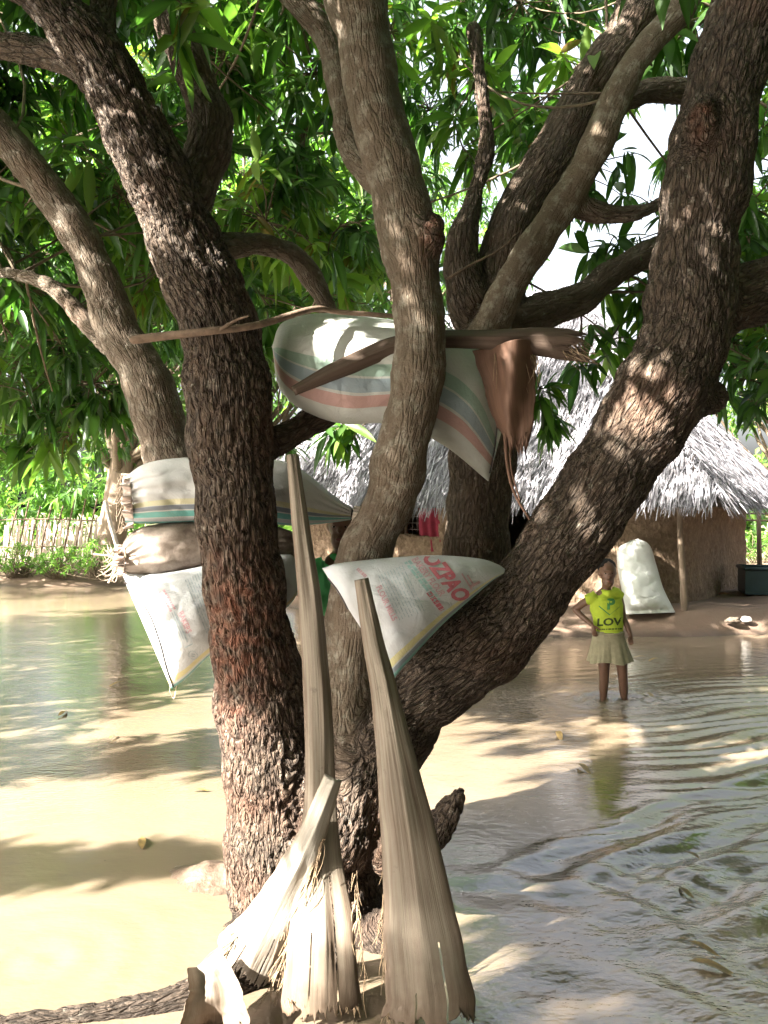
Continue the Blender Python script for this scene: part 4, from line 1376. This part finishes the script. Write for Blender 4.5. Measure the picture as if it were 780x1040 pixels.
MAT['mouth'] = m_simple('frayed_sacking', (.58, .48, .42), .8, .3, 30, .5, 120)
ruffle(s2, (132, 482), (136, 536), 3.12, 9, MAT['mouth'])
ruffle(s3, (126, 554), (126, 584), 3.12, 9, MAT['mouth'])
fray(s2, [(122, 485), (123, 500), (122, 515), (125, 532)], 40, (.015, .05), 3.1)
fray(s3, [(116, 560), (114, 568), (118, 578)], 34, (.03, .10), 3.1)
fray(s4, [(176, 700)], 5, (.02, .06), 3.13)
ruffle(s2, (360, 514), (357, 531), 3.17, -8, MAT['mouth'])
segs = [([P(118, 566, 3.08), P(126, 556, 3.02), P(128, 566, 3.02)], .004, .004), ([P(95, 563, 3.05), P(108, 564, 3.05), P(122, 567, 3.06)], .004, .003), ([P(110, 592, 3.05), P(117, 580, 3.05), P(124, 566, 3.05)], .004, .003)]
link('tie', twig_mesh(segs, 6), MAT['string'], s3)

# ------------------------------------------------------------------ dry palm sheaths
def sheath(name, label, pts, mat, curl=.35, cols=48, rows=110, jag=.05, seed=0, cat='palm sheath', group=None, split=0.0, parent=None, wav=.0):
    """pts: (px, py, depth, half width px, thickness m); broad end last"""
    rs = np.random.default_rng(seed)
    arr = np.array([[*P(a, b, d), w * d / F, th] for a, b, d, w, th in pts])
    c = catmull(arr, rows + 1)
    T = unit(np.gradient(c[:, :3], axis=0))
    jl = np.interp(np.linspace(0, 1, cols + 1), np.linspace(0, 1, 9), rs.uniform(-1, 1, 9)) * jag * .8 + rs.uniform(-1, 1, cols + 1) ** 3 * jag * 1.5
    V, UV, EDG = [], [], []
    for side in (1, -1):
        for i in range(rows + 1):
            v = i / rows
            view = unit(c[i, :3] - np.array([0, 0, CH]))
            Wd = unit(np.cross(T[i], view)); Nn = unit(np.cross(Wd, T[i]))
            if Nn.dot(view) > 0: Nn = -Nn
            hw, th = c[i, 3], c[i, 4]
            for j in range(cols + 1):
                a = -1 + 2 * j / cols
                k = 1 + .09 * noise.noise(Vector((seed + a * 1.5, v * 5, 0))) + .05 * noise.noise(Vector((seed, v * 13, np.sign(a))))
                ridge = .0015 * noise.noise(Vector((a * 1.6 + seed, v * 2.5, 3))) + .0004 * noise.noise(Vector((a * 13 + seed, v * 6, 5))) + .003 * max(0, 1 - abs(a - .2 - .25 * math.sin(v * 3 + seed)) * 1.6) ** 2 * min(1, hw / .03) + .004 * noise.noise(Vector((a * 1.3, v * 7, seed)))
                prof = max(0.0, 1 - abs(a) ** 2.4) ** .6
                p = c[i, :3] + Wd * a * hw * k + Nn * (curl * hw * (.5 - a * a) + ridge * 2 + wav * hw * math.sin(a * 4 + v * 5))
                p = p + Nn * side * (th * prof + .0012)
                p = p + T[i] * jl[j] * sstep(.7, 1.0, v)
                EDG.append(abs(a)); V.append(p); UV.append((j / cols * .3 + seed * .13, v * np.linalg.norm(c[-1, :3] - c[0, :3])))
    n1 = cols + 1; half = (rows + 1) * n1
    Fs = []
    for i in range(rows):
        for j in range(cols):
            if split and i / rows > split and j in (int(cols * .35), int(cols * .7)) and i / rows > split + .1 * (j % 3): continue
            a = i * n1 + j; Fs.append((a, a + 1, a + n1 + 1, a + n1)); k = a + half; Fs.append((k, k + n1, k + n1 + 1, k + 1))
    for i in range(rows):
        for j in (0, cols):
            a = i * n1 + j; q = (a, a + n1, a + n1 + half, a + half); Fs.append(q if j == 0 else q[::-1])
    for j in range(cols):
        for i in (0, rows):
            a = i * n1 + j; q = (a, a + half, a + half + 1, a + 1); Fs.append(q if i == 0 else q[::-1])
    me = mesh(V, Fs)
    me.attributes.new('edge', 'FLOAT', 'POINT').data.foreach_set('value', np.array(EDG, np.float32))
    uvl = me.uv_layers.new(name='UVMap')
    li = np.empty(len(me.loops), np.int32); me.loops.foreach_get('vertex_index', li)
    uvl.data.foreach_set('uv', np.array(UV, np.float32)[li].ravel())
    bm = bmesh.new(); bm.from_mesh(me); bmesh.ops.recalc_face_normals(bm, faces=bm.faces); bm.to_mesh(me); bm.free()
    o = link(name, me, mat, parent)
    if label: tag(o, label, cat, group)
    return o


def fringe(o, a, b, n, ln, dirpx, mat='fibre', d=(2.3, 2.4)):
    segs = []
    for i in range(n):
        t = random.random()
        x = a[0] + (b[0] - a[0]) * t + random.uniform(-2, 2); y = a[1] + (b[1] - a[1]) * t + random.uniform(-2, 2)
        dd = d[0] + (d[1] - d[0]) * t
        L = random.uniform(*ln)
        e = (x + dirpx[0] * L + random.uniform(-.25, .25) * L, y + dirpx[1] * L + random.uniform(-.2, .2) * L)
        p0, p1 = np.array(P(x, y, dd)), np.array(P(e[0], e[1], dd + random.uniform(-.03, .03)))
        if p1[2] < .005: p1[2] = .005
        segs.append((arc(p0, p1, 0, 5), random.uniform(.0012, .0028), .0008))
    tag(link('fibre_fringe', twig_mesh(segs, 3), MAT[mat], o), kind='stuff')


G5 = 'dry palm sheaths propped against the tree'
q1 = sheath('palm_sheath', 'longest grey brown palm sheath standing upright in front of the left stem',
            [(297, 462, 2.60, 6.5, .012), (306, 540, 2.57, 9, .014), (316, 620, 2.54, 12, .014), (322, 700, 2.50, 14, .013), (325, 790, 2.45, 15.5, .011), (325, 870, 2.40, 22, .008), (327, 950, 2.34, 34, .006), (327, 1026, 2.30, 43, .005)],
            MAT['sheath'], .2, jag=.018, seed=1, group=G5, split=.74)
fringe(q1, (360, 880), (372, 1010), 24, (12, 40), (-.05, 1), d=(2.38, 2.31))
fringe(q1, (290, 1015), (368, 1024), 22, (4, 14), (0, 1), d=(2.29, 2.29))
q2 = sheath('palm_sheath', 'broad footed palm sheath leaning with its broken top on the flour sack',
            [(367, 588, 2.50, 7, .014), (377, 640, 2.49, 10, .015), (390, 700, 2.46, 13.5, .014), (402, 770, 2.42, 20, .011), (415, 850, 2.37, 28, .008), (427, 940, 2.31, 37, .006), (436, 1010, 2.27, 45, .005), (437, 1037, 2.25, 48, .005)],
            MAT['sheath'], .2, jag=.014, seed=2, group=G5, split=.74)
fringe(q2, (390, 880), (394, 1030), 45, (15, 50), (-.03, 1), d=(2.36, 2.27))
fringe(q2, (392, 1030), (478, 1034), 16, (3, 9), (0, 1), d=(2.26, 2.26))
q3 = sheath('palm_sheath', 'bleached white palm sheath slanting across the foot of the left stem',
            [(338, 790, 2.37, 10, .010), (318, 845, 2.37, 14, .009), (296, 895, 2.38, 20, .007), (270, 945, 2.39, 30, .006), (248, 985, 2.41, 40, .005)],
            MAT['sheath_white'], .35, jag=.03, seed=3, group=G5, split=.74)
fringe(q3, (330, 850), (285, 985), 90, (18, 55), (-.35, 1), d=(2.36, 2.38))
fringe(q3, (250, 940), (215, 985), 30, (10, 40), (-.8, .7), d=(2.40, 2.42))
q4 = sheath('palm_sheath', 'short curled pale sheath lying over the root at the bottom left',
            [(206, 976, 2.34, 16, .006), (216, 1000, 2.30, 24, .006), (218, 1028, 2.26, 32, .006), (216, 1052, 2.24, 36, .006)],
            MAT['sheath_white'], -.9, jag=.02, seed=4, group=G5, wav=.15)
q5 = sheath('palm_sheath', 'brown palm sheath wedged level behind the middle limb with a torn fan end',
            [(298, 397, 2.80, 5, .010), (345, 375, 2.82, 9, .012), (400, 353, 2.86, 11, .012), (445, 345, 2.84, 9, .010), (500, 345, 2.80, 10, .009), (545, 347, 2.80, 14, .006), (578, 350, 2.80, 16, .004), (592, 352, 2.80, 14, .003)],
            MAT['sheath_brown'], .3, jag=.035, seed=5, group=G5)
fl = sheath('fibre_flap', None, [(512, 350, 2.80, 34, .003), (517, 385, 2.80, 27, .003), (521, 415, 2.81, 22, .003), (525, 440, 2.82, 15, .003), (526, 455, 2.82, 8, .002)],
            MAT['fibre_red'], .5, jag=.03, seed=6, parent=q5, wav=.25)
fringe(q5, (560, 350), (590, 345), 60, (12, 36), (.75, .65), 'fibre', d=(2.80, 2.80))
fringe(q5, (500, 360), (548, 362), 40, (10, 40), (.1, 1), 'fibre', d=(2.80, 2.80))
segs = [([P(513, 440, 2.82), P(515, 470, 2.82), P(522, 500, 2.83), P(538, 528, 2.84)], .008, .004), ([P(518, 440, 2.82), P(519, 475, 2.82), P(528, 508, 2.83)], .005, .003)]
link('fibre_tail', twig_mesh([(catmull(s_[0], 12), s_[1], s_[2]) for s_ in segs], 5), MAT['fibre_red'], q5)

st = MB().tube(catmull([P(136, 345, 2.70), P(170, 341, 2.68), P(215, 336, 2.64), P(262, 330, 2.68), P(318, 314, 2.8), P(345, 317, 2.86), P(400, 321, 2.88)], 40), np.linspace(.016, .009, 40), 8)
st.tube(catmull([P(225, 334, 2.63), P(240, 325, 2.62), P(252, 321, 2.6)], 8), np.linspace(.007, .003, 8), 6)
tag(st.build('stick', MAT['stick']), 'long thin dead stick lying level across the left stem above the sacks', 'stick')
tw = MB().tube(catmull([P(455, 283, 3.3), P(480, 268, 3.3), P(505, 255, 3.3), P(528, 235, 3.35)], 16), np.linspace(.007, .003, 16), 6)
tag(tw.build('twig', MAT['stick']), 'bare curved twig caught between the middle limb and the back stem', 'twig')

# ------------------------------------------------------------------ leaves fallen on the water
MAT['dead_leaf'] = m_simple('dead_leaf', (.20, .135, .05), .6, .5, 30)
rl = random.Random(5)
lead = None
for i in range(26):
    y = 1.9 + 6.2 * rl.random() ** 1.3; x = rl.uniform(-.46, .46) * y
    if math.hypot(x + .28, y - 2.95) < .55: continue
    if lead is None:
        tv, tq = leaf_template(6, .13)
        me = mesh([(a * .15 - .07, b * .15, c_ * .1 + .008 * math.sin(a * 5)) for a, b, c_ in tv], tq)
        lead = fl_ = tag(link('fallen_leaf', me, MAT['dead_leaf']), 'dry yellow brown mango leaf floating on the muddy water', 'leaf', 'dry leaves floating on the flood')
    else:
        fl_ = lead.copy(); COL.objects.link(fl_)
    fl_.location = (x, y, .012); fl_.rotation_euler = (rl.uniform(-.1, .1), rl.uniform(-.1, .1), rl.uniform(0, 6.28)); k = rl.uniform(.55, 1.15); fl_.scale = (k, k, k)

# ------------------------------------------------------------------ people
def person(name, label, f, dep, shirt_mat, skirt_mat, legs_to=None):
    """f maps the reference pixel of the standing child to the picture; dep its depth"""
    k = (f(100, 0)[0] - f(0, 0)[0]) / 100
    u = dep / F * k                                     # metres for one reference pixel

    def W(x, y, dz=0.0):
        a = f(x, y); p = P(a[0], a[1], dep); p.y += dz; return p
    root = empty(name, W(620, 718), label, 'person')
    b = MB()
    # torso, neck, head
    b.tube([W(617.5, 650), W(617.5, 640), W(617, 628), W(616, 616), W(615, 607)], np.array([11.5, 11.5, 11.5, 12.5, 11]) * u, 16, .72)
    b.tube([W(615, 606), W(615.4, 597, -.01), W(616, 588, -.02)], np.array([6, 4.6, 4.6]) * u, 12)
    hc = W(616.3, 579.5, -.02)
    b.ell(hc, (8.6 * u, 10.2 * u, 11.6 * u))
    b.ell(W(615.6, 589.5, -.045), (6.2 * u, 6.5 * u, 7.2 * u))
    b.ell(W(615.4, 583.6, -.02 - 10.4 * u), (1.7 * u, 1.9 * u, 1.9 * u))       # nose
    b.ell(W(615.4, 579.0, -.02 - 9.0 * u), (5.5 * u, 1.8 * u, 1.3 * u))        # brow
    b.ell(W(615.3, 589.2, -.03 - 9.2 * u), (2.7 * u, 1.6 * u, 1.3 * u))        # mouth
    for s in (-1, 1): b.ell(W(616.3 + s * 8.7, 582, -.01), (1.1 * u, 2.0 * u, 2.6 * u))
    # right arm on the hip, left arm hanging
    b.tube([W(601, 608), W(592.5, 613.5, .03), W(585.5, 619.5, .05)], np.array([4.5, 4.0, 3.4]) * u, 12)
    b.tube([W(585.5, 619.5, .05), W(592, 626.5, .01), W(599, 633, -.05)], np.array([3.4, 3.2, 2.4]) * u, 12)
    b.tube([W(627.5, 604), W(631.5, 616, .02), W(634, 627.5, .03)], np.array([4.5, 4.0, 3.4]) * u, 12)
    b.tube([W(634, 627.5, .03), W(636.8, 636, -.01), W(638.3, 643, -.04)], np.array([3.4, 3.1, 2.3]) * u, 12)
    # hands
    b.ell(W(600.5, 637, -.07), (2.2 * u, 2.6 * u, 3.6 * u))
    for i, (dx, ln) in enumerate(((-2.2, 5.0), (-.8, 6.0), (.7, 5.8), (2.0, 4.8))):
        b.tube([W(600.5 + dx * .8, 638.5, -.075), W(601.2 + dx, 641 + ln * .3, -.08), W(602.6 + dx, 640.5 + ln * .75, -.075)], np.array([.95, .9, .75]) * u, 8)
    b.tube([W(602, 635, -.075), W(604.5, 636.5, -.085), W(606.5, 638.2, -.085)], np.array([1.2, 1.1, .9]) * u, 8)
    b.ell(W(638.6, 646.2, -.05), (2.2 * u, 1.7 * u, 3.4 * u))
    for i, (dx, ln) in enumerate(((-1.9, 4.6), (-.6, 5.6), (.7, 5.3), (1.9, 4.3))):
        b.tube([W(638.6 + dx * .8, 648, -.05), W(638.6 + dx, 650.5, -.06), W(638.0 + dx, 648 + ln, -.075)], np.array([.9, .85, .7]) * u, 8)
    b.tube([W(636.8, 645.5, -.06), W(635.0, 648, -.075), W(634.8, 650.3, -.085)], np.array([1.1, 1.0, .85]) * u, 8)
    # legs
    fl_ = 722
    b.tube([W(611, 648), W(611.5, 662), W(613, 675, -.015), W(613.6, 688, .0), W(613.6, 700, .02), W(613.4, 712, .02), W(613.4, fl_, .015)], np.array([7.6, 7.4, 5.8, 4.9, 4.7, 3.2, 3.0]) * u, 14)
    b.tube([W(624, 648), W(627.5, 662), W(631, 675, -.015), W(632.6, 688, .0), W(634, 700, .02), W(634.8, 712, .02), W(635, fl_, .015)], np.array([7.6, 7.4, 5.8, 4.9, 4.7, 3.2, 3.0]) * u, 14)
    for x in (613.2, 635.4):
        b.tube([W(x, fl_ + 1, .02), W(x, fl_ + 3.2, -.06), W(x, fl_ + 4, -.12)], np.array([3.2, 3.2, 2.2]) * u, 10)
    me = apply_mods(b.me(), [('REMESH', dict(mode='VOXEL', voxel_size=max(.0048, .8 * u))), ('SMOOTH', dict(factor=.5, iterations=3))])
    link('body', me, MAT['skin'], root)
    # hair: a close cropped cap
    h = MB(); h.ell(hc + Vector((0, .012, 2.4 * u)), (9.1 * u, 10.2 * u, 10.0 * u), nu=28, nv=20)
    me = h.me(); bm = bmesh.new(); bm.from_mesh(me)
    cut = [v for v in bm.verts if v.co.z < hc.z + 1.6 * u + (v.co.y - hc.y) * -.32]
    bmesh.ops.delete(bm, geom=cut, context='VERTS')
    for v in bm.verts: v.co += v.normal * .004 * noise.noise(v.co * 120)
    bm.to_mesh(me); bm.free()
    link('hair', apply_mods(me, [('SOLIDIFY', dict(thickness=.012, offset=-1))]), MAT['hair'], root)
    for s in (-1, 1):
        e = W(615.4 + s * 3.5, 581.4, -.02 - 8.55 * u)
        ew = MB().ell(e, (1.15 * u, .9 * u, .55 * u)).build('eye', MAT['white_eye'], root)
        MB().ell(e + Vector((0, -.55 * u, 0)), (.72 * u, .6 * u, .56 * u)).build('pupil', MAT['dark_eye'], ew)
    MB().ell(W(615.3, 589.2, -.03 - 10.0 * u), (2.3 * u, .9 * u, 1.0 * u)).build('lips', MAT['lip'], root)
    # shirt
    b = MB()
    b.tube([W(618.2, 642.5), W(618, 634), W(617.4, 625), W(616.2, 616), W(615.2, 608.5)], np.array([14.6, 15.2, 15.4, 16.4, 15.0]) * u, 28, .72, round_end=False)
    b.tube([W(615.2, 610), W(615.4, 603), W(615.6, 599.4, -.012)], np.array([14.2, 9.8, 7.0]) * u, 24, .75, round_end=False)
    b.tube([W(605, 606.5), W(599.5, 608), W(595.5, 609.3, .01)], np.array([6.6, 5.6, 5.2]) * u, 14, round_end=False)
    b.tube([W(622, 602), W(627, 603), W(630, 606, .01)], np.array([6.6, 5.8, 5.4]) * u, 14, round_end=False)
    b.tube([W(611, 600.5, -.02), W(616, 602, -.055), W(624, 600.5, -.035), W(627, 599.5, -.02)], np.array([3.0, 3.4, 3.6, 3.2]) * u, 10)   # turned collar
    me = apply_mods(b.me(), [('REMESH', dict(mode='VOXEL', voxel_size=max(.005, .75 * u))), ('SMOOTH', dict(factor=.5, iterations=3))])
    V = coords(me); N = normals(me)
    dn = np.array([noise.noise(Vector((v[0] * 16, v[1] * 16, v[2] * 9))) * .009 + noise.noise(Vector(v) * 34) * .004 for v in V])
    me.vertices.foreach_set('co', (V + N * dn[:, None]).astype(np.float32).ravel()); me.update()
    shirt = link('shirt', me, shirt_mat, root)
    # pleated skirt
    V, Fs = [], []
    n, m = 120, 26
    for j in range(m + 1):
        v = j / m
        y = 640.5 + 31.5 * v
        cx = 617.8 + 1.6 * v
        hw = (14.6 + 7.4 * v ** 1.2) * u
        for i in range(n):
            a = 2 * math.pi * i / n
            pl = 1 + .05 * v * math.sin(a * 9 + .5) + .05 * v * math.sin(a * 21 + 2 * math.sin(a * 3)) * .5 + .045 * v * math.sin(a * 5 + 1)
            p = W(cx, y + 1.2 * v * math.sin(a * 4))
            V.append(p + Vector((math.cos(a) * hw * pl, math.sin(a) * hw * .66 * pl, 0)))
    for j in range(m):
        for i in range(n):
            Fs.append((j * n + i, (j + 1) * n + i, (j + 1) * n + (i + 1) % n, j * n + (i + 1) % n))
    link('skirt', apply_mods(mesh(V, Fs), [('SOLIDIFY', dict(thickness=.005, offset=1))]), skirt_mat, root)
    c = []
    for i in range(40):
        a = 2 * math.pi * i / 39; c.append(W(617.8, 642.4) + Vector((math.cos(a) * 15.3 * u, math.sin(a) * 15.3 * u * .7, 0)))
    MB().tube(c, 1.2 * u, 6).build('waistband', skirt_mat, root)
    return root, shirt


kid, shirt = person('person', 'child in a bright yellow green shirt and khaki skirt wading, one hand on the hip', lambda x, y: (x, y), 6.3, MAT['yellow_shirt'], MAT['skirt'])
bv = bvh_of(shirt)
strip_print('t', ('LOVE', (606.5, 635.5)), shirt, (31, -1.2), (.4, -7.2), MAT['print_dark'], 'lettering', shirt, .035, bv=bv)
strip_print('t', ('P', (616.5, 618.5)), shirt, (8, -.4), (.3, -10), MAT['print_green'], 'lettering', shirt, .05, bv=bv)
strip_print('r', (para(1, 1, 1, .9, 31), (606.5, 640.2)), shirt, (25, -1), (.1, -1.5), MAT['print_dark'], 'lettering', shirt, bv=bv)
strip_print('r', ([(0, 0, 1, 1)], (608, 616)), shirt, (11, 9), (.6, -1.0), MAT['print_green'], 'emblem', shirt, bv=bv)
strip_print('r', ([(0, 0, 1, 1)], (619, 625)), shirt, (10, -8.5), (.6, -1.0), MAT['print_green'], 'emblem', shirt, bv=bv)

k2 = 1.6
person('person', 'child in a green top and red skirt mostly hidden behind the middle limb', lambda x, y: (347 + (x - 616) * k2, 534 + (y - 581) * k2), 3.36, MAT['green_shirt'], MAT['pink_skirt'])

# ------------------------------------------------------------------ light, camera
EL, TO = math.radians(33), Vector((-.86, -.51, 0)).normalized()
to_sun = Vector((TO.x * math.cos(EL), TO.y * math.cos(EL), math.sin(EL)))
sun = bpy.data.lights.new('sun', 'SUN'); sun.energy = 5.0; sun.angle = math.radians(.53); sun.color = (1, .955, .87)
so = bpy.data.objects.new('sun', sun); COL.objects.link(so)
so.rotation_euler = to_sun.to_track_quat('Z', 'Y').to_euler()
wd = bpy.data.worlds.new('World'); SC.world = wd; wd.use_nodes = True
nt = wd.node_tree
sky = nt.nodes.new('ShaderNodeTexSky'); sky.sky_type = 'NISHITA'; sky.sun_disc = False
sky.sun_elevation = EL; sky.sun_rotation = math.atan2(TO.x, TO.y); sky.air_density = 1.0; sky.dust_density = 10.0; sky.ozone_density = .4
bg = nt.nodes['Background']; bg.inputs[1].default_value = .058
hs = nt.nodes.new('ShaderNodeHueSaturation'); hs.inputs['Saturation'].default_value = .4; hs.inputs['Value'].default_value = 1.3
nt.links.new(sky.outputs[0], hs.inputs['Color']); nt.links.new(hs.outputs[0], bg.inputs[0])

cam = bpy.data.cameras.new('camera'); co = bpy.data.objects.new('camera', cam); COL.objects.link(co)
co.location = EYE; co.rotation_euler = (math.radians(90), 0, 0)
cam.sensor_fit = 'VERTICAL'; cam.sensor_height = 24; cam.lens = 24 * F / 1040
cam.clip_start = .05; cam.clip_end = 2000
SC.camera = co
SC.view_settings.view_transform = 'Standard'; SC.view_settings.look = 'None'
SC.view_settings.gamma = 1; SC.view_settings.use_curve_mapping = False
SC.view_settings.exposure = 3.45
SC.render.engine = 'CYCLES'
SC.cycles.max_bounces = 8; SC.cycles.transparent_max_bounces = 8
SC.cycles.use_denoising = True
